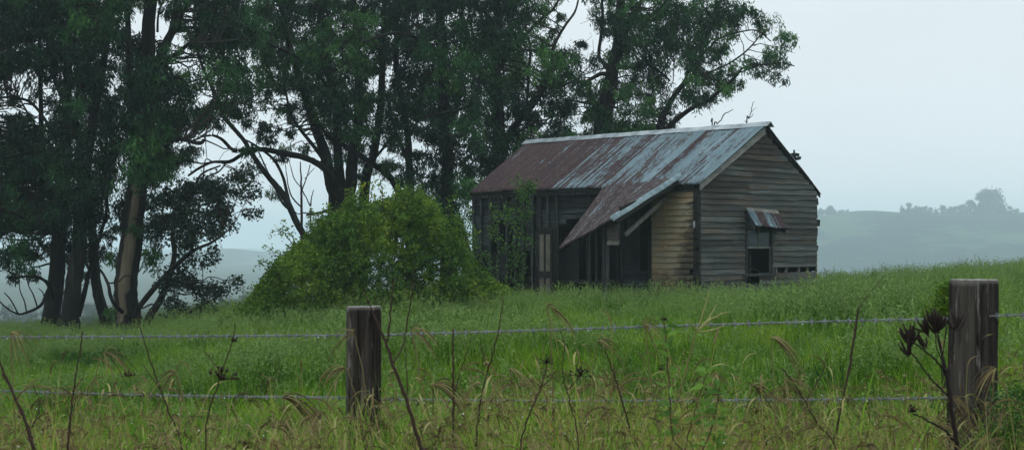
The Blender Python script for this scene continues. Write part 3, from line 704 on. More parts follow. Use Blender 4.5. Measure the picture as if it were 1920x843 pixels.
# ------------------------------------------------------------------ cottage (local x along the gable, local y along the ridge)
AY = .84; HX, HYy = 4.72, 33.7
hroot = empty('timber_cottage', (HX, HYy, 0), math.atan2(math.cos(AY), math.sin(AY)))
tag(hroot, 'derelict weatherboard cottage with rusty corrugated roof and collapsed verandah', 'house')
sa, ca = math.sin(AY), math.cos(AY)
def FS(px, row, m=0.0):
    """pixel on a plane parallel to the front wall (offset m) -> local (m, s, z)"""
    k = (px - CX) / F; s = ((HX + sa * m) - (HYy + ca * m) * k) / (ca + sa * k); y = HYy + sa * s + ca * m
    return np.array([m, s, EYE + (HY - row) / F * y])
def GS(px, row, s=0.0):
    k = (px - CX) / F; m = ((HYy + sa * s) * k - (HX - ca * s)) / (sa - ca * k); y = HYy + sa * s + ca * m
    return np.array([m, s, EYE + (HY - row) / F * y])
W = GS(1531, 400)[0]; Ln = FS(886, 400)[1]
zE, zR = 2.90, 4.50
BOT = -.9
def board_set(mb, along, x0f, x1f, z0, z1, pitch=.15, holes=(), face=0, out=-1, thick=.036, breaks=True, wob=.011):
    """lapped boards. along: 0 = local x (gable), 1 = local y (front). face = offset plane; out = outward sign"""
    k = 0; z = z0
    while z < z1 - .01:
        zt = min(z + pitch + .012, z1 + .02)
        a, b = x0f(z + pitch * .5), x1f(z + pitch * .5)
        segs = [(a, b)]
        for (ha, hb, hz0, hz1) in holes:
            if z + pitch * .5 > hz0 and z + pitch * .5 < hz1:
                ns = []
                for p, q in segs:
                    if hb <= p or ha >= q: ns.append((p, q)); continue
                    if ha > p: ns.append((p, ha))
                    if hb < q: ns.append((hb, q))
                segs = ns
        for p, q in segs:
            cuts = [p, q]
            if breaks and q - p > 1.6 and rng.random() < .7: cuts = [p, p + (q - p) * rng.uniform(.25, .75), q]
            for c0, c1 in zip(cuts[:-1], cuts[1:]):
                if c1 - c0 < .03: continue
                c1 -= .004; n = max(2, int((c1 - c0) / .35) + 1)
                xs = np.linspace(c0, c1, n); j = rng.normal(0, wob, n); j = np.cumsum(j) * .6; j -= j.mean(); tilt = rng.normal(0, .004)
                bow = rng.uniform(-.3, 1) * .006 * np.sin(np.linspace(0, PI, n))
                tint = float(np.clip(rng.normal(.42, .2), 0, 1))
                v = []
                for x, dz, bo in zip(xs, j, bow):
                    lo = z + dz + tilt * (x - c0); hi = zt + dz * .5
                    for (oo, zz) in ((thick + bo * out * -1, lo), (.006, hi), (-.006, hi), (thick - .018, lo + .004)):
                        off = face + out * oo
                        v.append((x, off, zz) if along == 0 else (off, x, zz))
                f = []
                for i in range(n - 1):
                    for e in range(4): f.append((i * 4 + e, i * 4 + (e + 1) % 4, (i + 1) * 4 + (e + 1) % 4, (i + 1) * 4 + e))
                f += [(0, 1, 2, 3), tuple((n - 1) * 4 + e for e in (3, 2, 1, 0))]
                mb.add(v, f, tint)
        z += pitch; k += 1
def part(mb, name, mat, parent=None, smooth=False, label=None):
    o = mb.build(name, mat, parent or hroot, smooth)
    if label and o: o['label'] = label
    return o
# window opening on the gable
wl, wr = GS(1399, 470)[0], GS(1443, 470)[0]; wtop = GS(1420, 405)[2]; wbot = GS(1420, 512)[2]; wmid = GS(1420, 464)[2]
slope = (zR - zE) / (W / 2)
mb = MB()
g0, g1 = GS(1450, 500)[0] + .02, W - .05; gz0, gz1 = GS(1490, 509)[2], GS(1490, 497)[2] + .02
board_set(mb, 0, lambda z: max(.02, (z + .05 - zE) / slope if z > zE else .02), lambda z: min(W - .01, W - (z + .05 - zE) / slope if z > zE else W), BOT + .02, zR - .05,
          holes=[(wl - .06, wr + .06, wbot - .04, wtop + .06), (g0, g1, gz0, gz1), (wl + .0, wl + .55, wbot - .32, wbot - .03)], face=0, out=-1)
gw = part(mb, 'gable_wall', M['gable'])
# studs showing in the gap of the gable, each leaning
for i, (a, b) in enumerate(((1456, 1452), (1471, 1480), (1497, 1497), (1514, 1512))):
    mb = MB(); p = GS(a, 510, .06); q = GS(b, 493, .06); mb.beam(p - np.array([0, 0, .1]), q + np.array([0, 0, .1]), .07, .05, up=(0, 1, 0)); part(mb, 'stud', M['stud_pale'])
# ragged board ends past the back corner
for r0, r1, w_ in ((372, 384, .08), (384, 400, .03), (402, 408, .06), (412, 424, .16), (426, 443, .07), (460, 470, .06), (472, 480, .03)):
    mb = MB(); z1 = GS(1531, r0)[2]; z0 = GS(1531, r1)[2]; mb.box((W - .02, .0, z0), (W + w_, .05, z1), jit=.008); part(mb, 'board_end', M['dark_timber'])
mb = MB(); mb.box((W + .005, .002, BOT), (W + .035, .05, GS(1531, 470)[2])); part(mb, 'corner_trim', M['yellow'], label='yellow strip at the back corner')
# corner post front
mb = MB(); mb.box((-.05, -.045, BOT), (.035, .03, zE - .05), jit=.004); mb.box((-.045, .035, BOT), (-.02, .16, zE - .1), jit=.006); part(mb, 'corner_post', M['dark_timber'])
mb = MB(); p = FS(1301, 422, -.05); mb.box((p[0] - .012, p[1] - .03, p[2] - .06), (p[0], p[1] + .03, p[2] + .1), jit=.01); part(mb, 'insulator', M['zinc'])
# back wall, left gable wall, floor, added black backing
mb = MB(); board_set(mb, 1, lambda z: .0, lambda z: Ln, BOT, zE, face=W, out=1, breaks=False); part(mb, 'back_wall', M['backboard'])
mb = MB(); board_set(mb, 0, lambda z: max(.02, (z + .05 - zE) / slope if z > zE else .02), lambda z: W - max(.02, (z + .05 - zE) / slope if z > zE else .02), BOT, zR - .1, face=Ln, out=1, breaks=False); part(mb, 'end_wall', M['gable'])
mb = MB(); mb.box((.12, .12, .30), (W - .06, Ln - .06, .36)); part(mb, 'floor', M['dark_timber'])
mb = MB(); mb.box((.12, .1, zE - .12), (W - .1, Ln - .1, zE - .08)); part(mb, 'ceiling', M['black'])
mb = MB(); mb.box((W - .09, .1, .37), (W - .07, Ln - .1, zE - .13)); part(mb, 'black_backing', M['black'])  # added black sheet, keeps daylight in the back wall gaps from showing
mb = MB(); mb.box((.12, Ln - .08, .37), (W - .1, Ln - .06, zE - .13)); part(mb, 'black_backing', M['black'])
mb = MB(); mb.box((2.2, .1, .37), (2.24, Ln - .1, zE - .13)); part(mb, 'inner_wall', M['panel'])
for s_ in (3.1, 5.6):
    mb = MB(); mb.box((.3, s_, .37), (2.19, s_ + .05, zE - .13)); part(mb, 'inner_wall', M['panel'])

# front wall, right third: cream boards
sC = FS(1218, 440)[1]
mb = MB(); board_set(mb, 1, lambda z: .14, lambda z: sC, BOT, zE - .12, pitch=.152, face=0, out=-1, holes=[(.14, FS(1296, 505)[1] + .05, FS(1300, 520)[2], FS(1300, 500)[2])], breaks=False, wob=.002, thick=.034)
part(mb, 'painted_wall', M['cream'], label='cream boards scorched black along the corner and foot')
mb = MB(); s_ = FS(1248, 440)[1]; mb.box((-.032, s_ - .012, BOT), (-.02, s_ + .012, zE - .2)); part(mb, 'cover_strip', M['cream'])
# window opening left of it: posts, sill, boards below
sW0, sW1 = sC + .02, FS(1168, 440)[1]
mb = MB(); board_set(mb, 1, lambda z: sC + .09, lambda z: sW1, BOT, FS(1190, 512)[2], face=0, out=-1, breaks=False); part(mb, 'lower_wall', M['backboard'])
for px_, w_ in ((1220, .09), (1168, .07)):
    mb = MB(); s_ = FS(px_, 450)[1]; mb.box((-.05, s_ - w_ / 2, BOT), (.04, s_ + w_ / 2, zE - .1), jit=.004); part(mb, 'wall_post', M['stud'])
wroot = MB(); z_ = FS(1190, 508)[2]; wroot.box((-.07, sW0 + .05, z_ - .06), (.03, sW1 - .04, z_)); fo = part(wroot, 'front_window', M['stud'])
mb = MB(); s_ = FS(1174, 470)[1]; mb.box((-.03, s_ - .02, z_ + .002), (0, s_ + .02, FS(1174, 440)[2])); mb.build('frame', M['stud'], fo)
mb = MB(); mb.box((.25, FS(1200, 450, .25)[1], z_ - .3), (.27, sW1 + .1, zE - .2)); part(mb, 'inner_panel', M['panel'])
# studs of the open left half
stud_px = [889, 903, 920, 936, 951, 967, 982, 999, 1013, 1029, 1045, 1106]
for i, px_ in enumerate(stud_px):
    s_ = FS(px_, 420)[1]; w_ = rng.uniform(.07, .1); low = BOT if px_ not in (1013, 1029) else FS(px_, 428)[2]
    lo = low; lean = rng.normal(0, .015)
    mb = MB(); mb.beam((-.02, s_ + lean, lo), (-.02, s_, zE - .06), .05, w_, up=(0, 1, 0), c=rng.uniform(.2, .7)); part(mb, 'stud', M['stud'])
# top plate and lintel
mb = MB(); mb.box((-.06, .1, zE - .14), (.05, Ln, zE - .04), c=.8); part(mb, 'top_plate', M['stud'])
# lining boards behind the studs, with ragged openings
def hole(pa, pb, ra, rb): a, b = FS(pa, 450, .08)[1], FS(pb, 450, .08)[1]; return (min(a, b), max(a, b), FS((pa + pb) / 2, rb, .08)[2], FS((pa + pb) / 2, ra, .08)[2])
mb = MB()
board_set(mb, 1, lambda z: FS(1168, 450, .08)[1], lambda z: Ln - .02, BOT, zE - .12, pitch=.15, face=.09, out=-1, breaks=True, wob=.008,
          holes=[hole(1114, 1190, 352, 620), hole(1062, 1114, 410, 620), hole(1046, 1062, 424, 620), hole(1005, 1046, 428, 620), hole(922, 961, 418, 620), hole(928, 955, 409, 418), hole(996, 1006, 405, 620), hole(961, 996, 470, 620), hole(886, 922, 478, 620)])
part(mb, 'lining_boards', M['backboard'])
# panels deeper inside, seen through the openings
for pa, pb, ra, rb, m_, nm in ((1040, 1085, 436, 600, .55, 'grey_panel'), (905, 950, 472, 600, .4, 'grey_panel')):
    a, b = FS(pa, 450, m_)[1], FS(pb, 450, m_)[1]; mb = MB(); mb.box((m_, b, BOT), (m_ + .02, a, FS((pa + pb) / 2, ra, m_)[2])); part(mb, nm, M['panel'])
# door left standing ajar
a, b = FS(1036, 490, -.08)[1], FS(1008, 490, -.08)[1]; zt = FS(1020, 431, -.08)[2]; zb = FS(1020, 552, -.08)[2] - .15
mb = MB(); st = .085
mb.box((-.10, a, zb), (-.06, a + st, zt)); mb.box((-.10, b - st, zb), (-.06, b, zt)); mb.box((-.10, a + st, zt - .12), (-.06, b - st, zt))
zm = FS(1020, 508, -.08)[2]; zm2 = FS(1020, 520, -.08)[2]; mb.box((-.10, a + st, zm2), (-.06, b - st, zm)); mb.box((-.10, a + st, zb), (-.06, b - st, zb + .15))
mid = (a + b) / 2; mb.box((-.10, mid - .035, zb + .15), (-.06, mid + .035, zm2)); mb.box((-.10, mid - .035, zm), (-.06, mid + .035, zt - .12))
door = part(mb, 'door', M['dark_timber'], label='dark green door with four narrow cream panels')
for s0, s1 in ((a + st, mid - .035), (mid + .035, b - st)):
    for z0, z1 in ((zb + .15, zm2), (zm, zt - .12)):
        q = MB(); q.box((-.088, s0, z0), (-.075, s1, z1)); q.build('door_panel', M['cream_plain'], door)
mb = MB(); mb.box((-.11, a - .12, zt + .01), (-.04, b + .06, zt + .06)); mb.box((-.11, b + .01, zb), (-.05, b + .06, zt)); mb.box((-.11, a - .12, zb), (-.05, a - .07, zt)); part(mb, 'door_frame', M['dark_timber'])

# ---- main roof: corrugated sheets
def corr(mbname, A, B, C, D_, mat, parent, pitch=.085, amp=.026, nv=10, rust=None, thick=.006, edge=.0):
    """A->B along the corrugation-normal direction at the top, D_->C at the bottom (bilinear)"""
    A, B, C, D_ = (np.array(q, float) for q in (A, B, C, D_))
    Lh = max(np.linalg.norm(B - A), np.linalg.norm(C - D_)); n = int(Lh / pitch * 6) + 1
    uu = np.linspace(0, 1, n); vv = np.linspace(0, 1, nv)
    P = (A[None, None] * (1 - uu)[None, :, None] + B * uu[None, :, None]) * (1 - vv)[:, None, None] + (D_ * (1 - uu)[None, :, None] + C * uu[None, :, None]) * vv[:, None, None]
    nrm = np.cross(B - A, D_ - A); nrm /= np.linalg.norm(nrm)
    if nrm[2] < 0: nrm = -nrm
    wave = amp * np.sin(uu * Lh / pitch * 2 * PI)
    sheet = np.floor(uu * Lh / .76).astype(int); rs = np.random.default_rng(3); lift = rs.normal(0, .004, sheet.max() + 2)[sheet]
    end = edge * rs.uniform(-1, 1, sheet.max() + 2)[sheet]
    warp = np.array([[mn.noise(Vector((u * Lh * .7, v * 2.5, 4))) for u in uu] for v in vv]) * .025
    P = P + nrm * (wave + lift)[None, :, None] + nrm * warp[..., None]
    dv = (D_ - A) / np.linalg.norm(D_ - A); P[-1] += dv * end[:, None]
    top = P.reshape(-1, 3); bot = top - nrm * thick
    V = np.concatenate([top, bot]); N = n * nv
    i = np.arange(nv - 1)[:, None] * n + np.arange(n - 1)[None]
    q = np.stack([i, i + n, i + n + 1, i + 1], -1).reshape(-1, 4); q2 = q[:, ::-1] + N
    e1 = np.array([[(nv - 1) * n + j, (nv - 1) * n + j + N, (nv - 1) * n + j + 1 + N, (nv - 1) * n + j + 1] for j in range(n - 1)])
    e2 = np.array([[j * n, j * n + N, (j + 1) * n + N, (j + 1) * n] for j in range(nv - 1)]); e3 = np.array([[j * n + n - 1, (j + 1) * n + n - 1, (j + 1) * n + n - 1 + N, j * n + n - 1 + N] for j in range(nv - 1)])
    Q = np.concatenate([q, q2, e1, e2, e3])
    r = (rust(uu * Lh, Lh) if rust else np.full(n, .5)); T = np.tile(np.tile(r, nv), 2)
    T = T + np.tile(np.repeat(np.linspace(-.04, .08, nv), n), 2)
    me = fast_mesh(mbname, V, Q.reshape(-1), np.full(len(Q), 4), T, [mat])
    uv = me.uv_layers.new(name='UVMap'); Lv = np.linalg.norm(D_ - A)
    u2 = np.tile(np.stack(np.broadcast_arrays((uu * Lh)[None, :], (vv * Lv)[:, None]), -1).reshape(-1, 2), (2, 1))
    li = np.zeros(len(me.loops), int); me.loops.foreach_get('vertex_index', li); uv.data.foreach_set('uv', u2[li].astype(np.float32).ravel())
    o = bpy.data.objects.new(mbname, me); link(o, parent); return o
def tol(px, row, D):
    """pixel + depth -> local cottage coordinates"""
    p = U(px, row, D) - np.array([HX, HYy, 0]); return np.array([sa * p[0] + ca * p[1], -ca * p[0] + sa * p[1], p[2]])
Aq = tol(1439, 232.5, 35.35); Bq = tol(988.5, 266, 42.0); Cq = tol(880.3, 360, 40.15); Dq = tol(1312.7, 344, 33.45)
Eq = tol(1541, 363, 37.15); Bk = Eq + (Bq - Aq)
def main_rust(s, L):
    k = [0, .5, .75, 1.0, 1.15, 1.5, 1.62, 1.9, 2.1, 2.5, 2.7, 2.95, 3.15, 3.5, 3.8, 4.15, 4.4, 4.8, 5.05, 5.5, 5.8, 6.3, 9.5]
    v = [.30, .28, .45, .42, .30, .34, .62, .60, .36, .38, .58, .56, .42, .46, .62, .52, .60, .56, .74, .72, .88, .95, 1.0]
    return np.interp(s, k, v) - .02
roofo = corr('roof', Aq, Bq, Cq, Dq, M['roof'], hroot, rust=main_rust, edge=.02, nv=14)
roofo['label'] = 'corrugated roof turning from blue grey to rust brown towards the left'
corr('back_roof', Bq, Aq, Eq, Bk, M['roof'], hroot, rust=lambda s, L: np.full(len(s), .6), nv=6)
# ridge cap
mb = MB(); n = 26; up = np.array([0, 0, 1.])
P = np.array([Aq + (Bq - Aq) * t for t in np.linspace(-.012, 1.01, n)])
d1 = (Dq - Aq) / np.linalg.norm(Dq - Aq); d2 = (Eq - Aq) / np.linalg.norm(Eq - Aq)
v = []
for i, p in enumerate(P):
    o = up * (.03 + .006 * math.sin(i * 1.7))
    for q in (p + d1 * .19 + o * .9, p + d1 * .19 + o * .9 + up * .005, p + o + up * .035, p + d2 * .19 + o * .9, p + o + up * .02): v.append(q)
f = []
for i in range(n - 1):
    for e in range(5): f.append((i * 5 + e, i * 5 + (e + 1) % 5, (i + 1) * 5 + (e + 1) % 5, (i + 1) * 5 + e))
f += [(0, 1, 2, 3, 4)]
mb.add(v, f); mb.build('ridge_cap', M['zinc'], roofo)
# barge boards
mb = MB(); off = np.array([0, .03, 0]); a_ = Aq + np.array([0, .06, -.06]); b_ = Dq + np.array([0, .06, -.04]); b2 = a_ + (b_ - a_) * .97
dn_ = np.array([0, 0, -.20]); dn2 = np.array([0, 0, -.17])
mb.add([a_, b2, b2 + dn2, a_ + dn_, a_ + off, b2 + off, b2 + dn2 + off, a_ + dn_ + off], [(0, 1, 2, 3), (4, 7, 6, 5), (0, 4, 5, 1), (1, 5, 6, 2), (2, 6, 7, 3), (3, 7, 4, 0)], .9); mb.build('barge_board', M['barge'], roofo)
mb = MB(); a_ = Aq + np.array([0, .05, -.03]); b_ = Eq + np.array([0, .05, -.01]); dn_ = np.array([0, 0, -.10])
mb.add([a_, b_, b_ + dn_, a_ + dn_, a_ + off, b_ + off, b_ + dn_ + off, a_ + dn_ + off], [(0, 1, 2, 3), (4, 7, 6, 5), (0, 4, 5, 1), (1, 5, 6, 2), (2, 6, 7, 3), (3, 7, 4, 0)], .2); mb.build('barge_board', M['dark_timber'], roofo)
mb = MB(); mb.box((Dq[0] + .05, .05, zE - .06), (Dq[0] + .08, Ln, zE + .0)); mb.build('fascia', M['dark_timber'], roofo)
# rafters ends: dark soffit closes the eave gap
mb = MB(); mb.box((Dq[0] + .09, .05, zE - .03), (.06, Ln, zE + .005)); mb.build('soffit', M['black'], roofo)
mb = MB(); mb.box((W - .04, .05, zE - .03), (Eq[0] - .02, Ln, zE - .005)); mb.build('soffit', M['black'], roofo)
# flue on the back slope
c_ = tol(1487, 290, 37.2)
mb = MB(); mb.tube([c_ + np.array([0, 0, -.5]), c_ + np.array([0, 0, .02])], .08, 8); mb.box(tuple(c_ + np.array([-.13, -.13, -.05])), tuple(c_ + np.array([.13, .13, .03])), jit=.015); mb.box(tuple(c_ + np.array([-.02, -.2, -.14])), tuple(c_ + np.array([.1, -.02, -.06])), jit=.015)
mb.tube([c_ + np.array([.0, -.03, .03]), c_ + np.array([.01, -.03, .13])], .028, 6); part(mb, 'chimney_stub', M['panel'])

# ---- verandah roof, collapsed
vA = FS(1270, 331, -.12); vB = FS(1133, 350, -.14)
mo = -3.35
vD = FS(1146, 411, mo); vC = FS(1048, 466, mo)
vA[2] -= .02
vr = corr('verandah_roof', vA, vB, vC, vD, M['roof2'], hroot, rust=lambda s, L: np.full(len(s), .92), nv=16, amp=.024, edge=.03)
vr['label'] = 'rusty verandah roof sheets collapsed into a point'
# curled blue-grey edge flashing (a few corrugations seen end on)
dr = (vD - vA); Lr = np.linalg.norm(dr); dr /= Lr
mb = MB(); n = 20; prof = [(0, .06), (-.03, .10), (-.06, .055), (-.09, .085), (-.12, .035), (-.15, .05), (-.17, -.01), (-.15, -.03), (-.12, -.02), (-.09, .03), (-.06, .0), (-.03, .04), (0, .03)]
v = []
for i, t in enumerate(np.linspace(-.02, 1.02, n)):
    p = vA + dr * Lr * t
    for (ds, dz) in prof: v.append(p + np.array([0, ds * .8, dz + .005 * math.sin(i * .8)]))
m_ = len(prof); f = []
for i in range(n - 1):
    for e in range(m_): f.append((i * m_ + e, i * m_ + (e + 1) % m_, (i + 1) * m_ + (e + 1) % m_, (i + 1) * m_ + e))
f += [tuple(range(m_)), tuple((n - 1) * m_ + e for e in range(m_))[::-1]]
mb.add(v, f); mb.build('edge_flashing', M['blue_zinc'], vr)
# rafters and beam under it
for t in (.0, .33, .66, .97):
    mb = MB(); p = vA + (vB - vA) * t + np.array([-.05, -.06 if t == 0 else 0, -.09]); q = vD + (vC - vD) * t + np.array([.15, -.0, -.07]); mb.beam(p, q, .05, .09); mb.build('rafter', M['dark_timber'], vr)
# outer verandah frame: posts, board fragment, brace
def vpost(px_, r0, m, w_, mat, nm='verandah_post', lean=0):
    p = FS(px_, r0, m); mb = MB(); mb.beam((m, p[1] + lean, BOT), (m, p[1], p[2]), w_, w_, up=(0, 1, 0)); return part(mb, nm, mat)
vpost(1139, 418, mo + .35, .06, M['stud']); vpost(1131, 425, mo + .5, .05, M['stud'])
vpost(1101, 438, -1.9, .05, M['stud']); vpost(1118, 430, -1.5, .05, M['stud'])
mb = MB(); a, b = FS(1163, 430, mo + .35)[1], FS(1140.5, 430, mo + .35)[1]; zt = FS(1150, 413, mo + .35)[2]; zb = FS(1150, 459, mo + .35)[2]
board_set(mb, 1, lambda z: a, lambda z: b, zb, zt, pitch=.118, face=mo + .33, out=-1, breaks=False, wob=.001); part(mb, 'end_boards', M['stud_pale'], label='scrap of pale boards hanging under the verandah corner')
mb = MB(); p = FS(1172, 440, -2.2); q = FS(1247, 372, -.2); mb.beam(p, q, .06, .10); part(mb, 'brace', M['stud_pale'], label='diagonal loose timber')
mb = MB(); p = FS(1163, 392, mo + .35) ; q = FS(1266, 342, -.1); mb.beam(p, q + np.array([0, .0, -.1]), .05, .12); part(mb, 'side_beam', M['dark_timber'])
# side wall of the porch (dark boards, gives the dark triangle under the flashing)
mb = MB(); p1 = FS(1262, 350, -.1); s_ = FS(1266, 345, -.1)[1] + .35
# ---- gable window
mb = MB(); fw = .07
mb.box((wl - fw, -.06, wbot), (wl, .03, wtop + .02)); mb.box((wr, -.06, wbot), (wr + fw, .03, wtop + .02)); mb.box((wl, -.05, wtop - .04), (wr, .03, wtop + .02))
win = part(mb, 'window', M['stud'])
mb = MB(); mb.box((wl - .16, -.11, wbot - .07), (wr + .14, .02, wbot - .003), c=.8); mb.build('sill', M['stud'], win)
mb = MB(); mb.box((wl + .003, -.035, wmid - .02), (wr - .003, -.005, wmid + .025), c=1); mc = (wl + wr) / 2; mb.box((mc - .014, -.035, wmid + .026), (mc + .014, -.005, wtop - .045), c=1); mb.box((wl + .003, -.03, wbot + .003), (wl + .03, -.005, wmid - .021)); mb.box((wr - .03, -.03, wbot + .003), (wr - .003, -.005, wmid - .021)); mb.build('sash', M['stud_pale'], win)
for a, b in ((wl + .004, mc - .016), (mc + .016, wr - .004)):
    mb = MB(); mb.box((a, -.022, wmid + .027), (b, -.018, wtop - .046)); mb.build('pane', M['glass'], win)
mb = MB(); mb.tube([GS(1401, 509, .0), GS(1407, 504, -.02), GS(1414, 505, .01), GS(1424, 509, .0)], .012, 5); mb.build('fallen_cord', M['stud'], win)
# awning
k_ = GS(1397, 391)[0]; k2 = GS(1458, 396)[0]; zt = GS(1425, 392)[2]; 
aA = np.array([k_ + .0, -.03, GS(1396, 391)[2]]); aB = np.array([GS(1456, 396)[0], -.03, GS(1456, 396)[2]])
oo = -.62
aD = GS(1417, 423, oo); aC = GS(1476, 428, oo)
def aw_rust(s, L): return np.interp(s / L, [0, .16, .2, .42, .47, .68, .72, .97, 1], [.2, .25, 1.1, 1.0, .25, .2, 1.0, 1.1, .7])
aw = corr('awning', aA, aB, aC, aD, M['roof'], hroot, pitch=.076, rust=aw_rust, nv=6); aw['label'] = 'small rust streaked corrugated awning over the gable window'
mb = MB(); u_ = (aB - aA); mb.add([aA + (0, 0, .03), aB + (0, 0, .03), aB + (aC - aB) * .2 + (0, 0, .03), aA + (aD - aA) * .2 + (0, 0, .03)] + [aA + (0, 0, .02), aB + (0, 0, .02), aB + (aC - aB) * .2 + (0, 0, .02), aA + (aD - aA) * .2 + (0, 0, .02)],
       [(0, 1, 2, 3), (4, 7, 6, 5), (0, 4, 5, 1), (1, 5, 6, 2), (2, 6, 7, 3), (3, 7, 4, 0)], .7); mb.build('flashing', M['stud_pale'], aw)
for e0, e1, nm in ((aA, aD, 0), (aB, aC, 1)):
    lowz = GS(1400, 433)[2]
    q0 = e0 + np.array([0, 0, -.02]); q1 = e1 + np.array([0, .03, -.03]); q2 = np.array([e1[0], e1[1] * .9, lowz if nm == 0 else lowz - .06]); q3 = np.array([e0[0], e0[1], lowz]); t_ = np.array([.02, 0, 0])
    mb = MB(); mb.add([q0, q1, q2, q3, q0 + t_, q1 + t_, q2 + t_, q3 + t_], [(0, 1, 2, 3), (4, 7, 6, 5), (0, 4, 5, 1), (1, 5, 6, 2), (2, 6, 7, 3), (3, 7, 4, 0)], .6); mb.build('side_cheek', M['stud'], aw)

# ------------------------------------------------------------------ fence
def post(px0, px1, corner, toprow, D, label, lean, yawdeg, w, wd, tiltx=0):
    cx = (px0 + px1) / 2; x = (cx - CX) / F * D; gz = h(x, D); zt = EYE + (HY - toprow) / F * D
    root = empty('fence_post', (x, D, gz)); tag(root, label, 'post', 'split timber fence posts')
    me = bpy.data.meshes.new('post'); nz = 60; nn = 7
    ring = []
    for sx_, sy_, ex, ey in ((-1, -1, 1, -1), (1, -1, 1, 1), (1, 1, -1, 1), (-1, 1, -1, -1)):
        for i in range(nn): t = i / nn; ring.append(((sx_ + (ex - sx_) * t) * w / 2, (sy_ + (ey - sy_) * t) * wd / 2))
    ring = np.array(ring); r4 = len(ring)
    rr = ring.copy(); cr = .93
    for i in range(0, r4, nn): rr[i] *= .94
    V = []; f = []; T = []
    Hh = zt - gz + .35
    ya = math.radians(yawdeg); c, s = math.cos(ya), math.sin(ya)
    for k in range(nz + 1):
        z = -.35 + Hh * k / nz
        for j, (a, b) in enumerate(rr):
            g = mn.noise(Vector((a * 30 + D, b * 30, z * 1.5))) * .004 + mn.noise(Vector((a * 90, b * 90 + D, z * 3))) * .0025
            sc_ = 1 + g / (w / 2) * 1.0 + (.0 if k < nz else -.03)
            wv = .006 * math.sin(z * 3 + D)
            A_, B_ = a * sc_ + wv, b * sc_
            V.append((A_ * c - B_ * s + lean * (z - Hh), A_ * s + B_ * c + tiltx * (z - Hh), z - (.004 * mn.noise(Vector((a * 40, b * 40, 9))) if k == nz else 0)))
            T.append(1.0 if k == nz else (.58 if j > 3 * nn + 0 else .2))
    for k in range(nz):
        for j in range(r4): f.append((k * r4 + j, k * r4 + (j + 1) % r4, (k + 1) * r4 + (j + 1) % r4, (k + 1) * r4 + j))
    b0 = nz * r4; V.append((lean * 0, 0, Hh - .35 + .002)); T.append(1.0)
    V = [(p[0] , p[1], p[2]) for p in V]
    for j in range(r4): f.append((b0 + j, b0 + (j + 1) % r4, len(V) - 1))
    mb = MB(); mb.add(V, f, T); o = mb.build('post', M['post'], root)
    return root, x, D, zt
DP1, DP2 = 6.2, 5.4
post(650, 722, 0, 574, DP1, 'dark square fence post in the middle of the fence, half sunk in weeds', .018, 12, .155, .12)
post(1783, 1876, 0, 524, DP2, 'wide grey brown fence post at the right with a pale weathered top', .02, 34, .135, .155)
def wire(name, label, pts, drops):
    """pts: (px,row,D). two twisted strands, barbs as parts"""
    P = spline([U(*q) for q in pts], 60)
    seg = np.linalg.norm(np.diff(P, axis=0), axis=1); L = np.concatenate([[0], np.cumsum(seg)])
    N = int(L[-1] / .006); s = np.linspace(0, L[-1], N); Q = np.array([np.interp(s, L, P[:, j]) for j in range(3)]).T
    org = Q[N // 2].copy(); root = empty(name, tuple(org)); tag(root, label, 'wire', 'barbed wires of the fence')
    mb = MB()
    for ph in (0, PI):
        a = s / .036 * 2 * PI + ph
        C = Q.copy(); C[:, 1] += .003 * np.cos(a); C[:, 2] += .003 * np.sin(a)
        mb.tube(C - org, .0022, 5)
    mb.build('strand', M['wire'], root, smooth=True)
    pxl = CX + F * P[:, 0] / P[:, 1]; b0, b1 = np.interp([-40, 1960], pxl, L); bs = np.arange(b0, b1, .053); bs = bs + rng.normal(0, .006, len(bs))
    if len(bs) > 98: bs = bs[::1][:98]
    for b in bs:
        c = np.array([np.interp(b, L, P[:, j]) for j in range(3)])
        mb = MB()
        t = np.linspace(0, 4.2 * PI, 16); mb.tube(np.stack([np.linspace(-.006, .006, 16), .0075 * np.cos(t), .0075 * np.sin(t)], 1), .0018, 4)
        for k in range(2):
            a = rng.uniform(0, 2 * PI); d = np.array([rng.uniform(-.35, .35), math.cos(a), math.sin(a)]); mb.tube([-d * .019, d * .019], [.0012, .0018], 4)
        o = mb.build('barb', M['wire'], root); o.location = Vector(c - org)
    for i in range(drops):
        b = rng.uniform(b0, b1); c = np.array([np.interp(b, L, P[:, j]) for j in range(3)]); c[2] -= .008
        mb = MB(); t = np.linspace(0, PI, 6); mb.tube(np.stack([0 * t, 0 * t, -.0028 * np.cos(t)], 1) - (0, 0, 0), .0026 * np.sin(t) + .0001, 6); o = mb.build('water_drop', M['drop'], root, smooth=True); o.location = Vector(c - org)
def fd(px):
    # depth of the fence line by column
    x1, y1 = (686 - CX) / F * DP1, DP1; x2, y2 = (1830 - CX) / F * DP2, DP2
    k = (px - CX) / F; m = (y2 - y1) / (x2 - x1); return (y1 - m * x1) / (1 - m * k)
wire('barbed_wire', 'upper barbed wire running across the whole fence, with raindrops', [(-700, 636, fd(-700)), (-160, 632, fd(-160)), (0, 631.5, fd(0)), (330, 630, fd(330)), (650, 628, fd(650)), (722, 627, fd(722)), (1000, 619, fd(1000)), (1300, 609.5, fd(1300)), (1600, 601, fd(1600)), (1790, 597, fd(1790)), (1862, 592, fd(1862) - .05), (1920, 590, fd(1920)), (2060, 588, fd(2060)), (2900, 560, fd(2900))], 14)
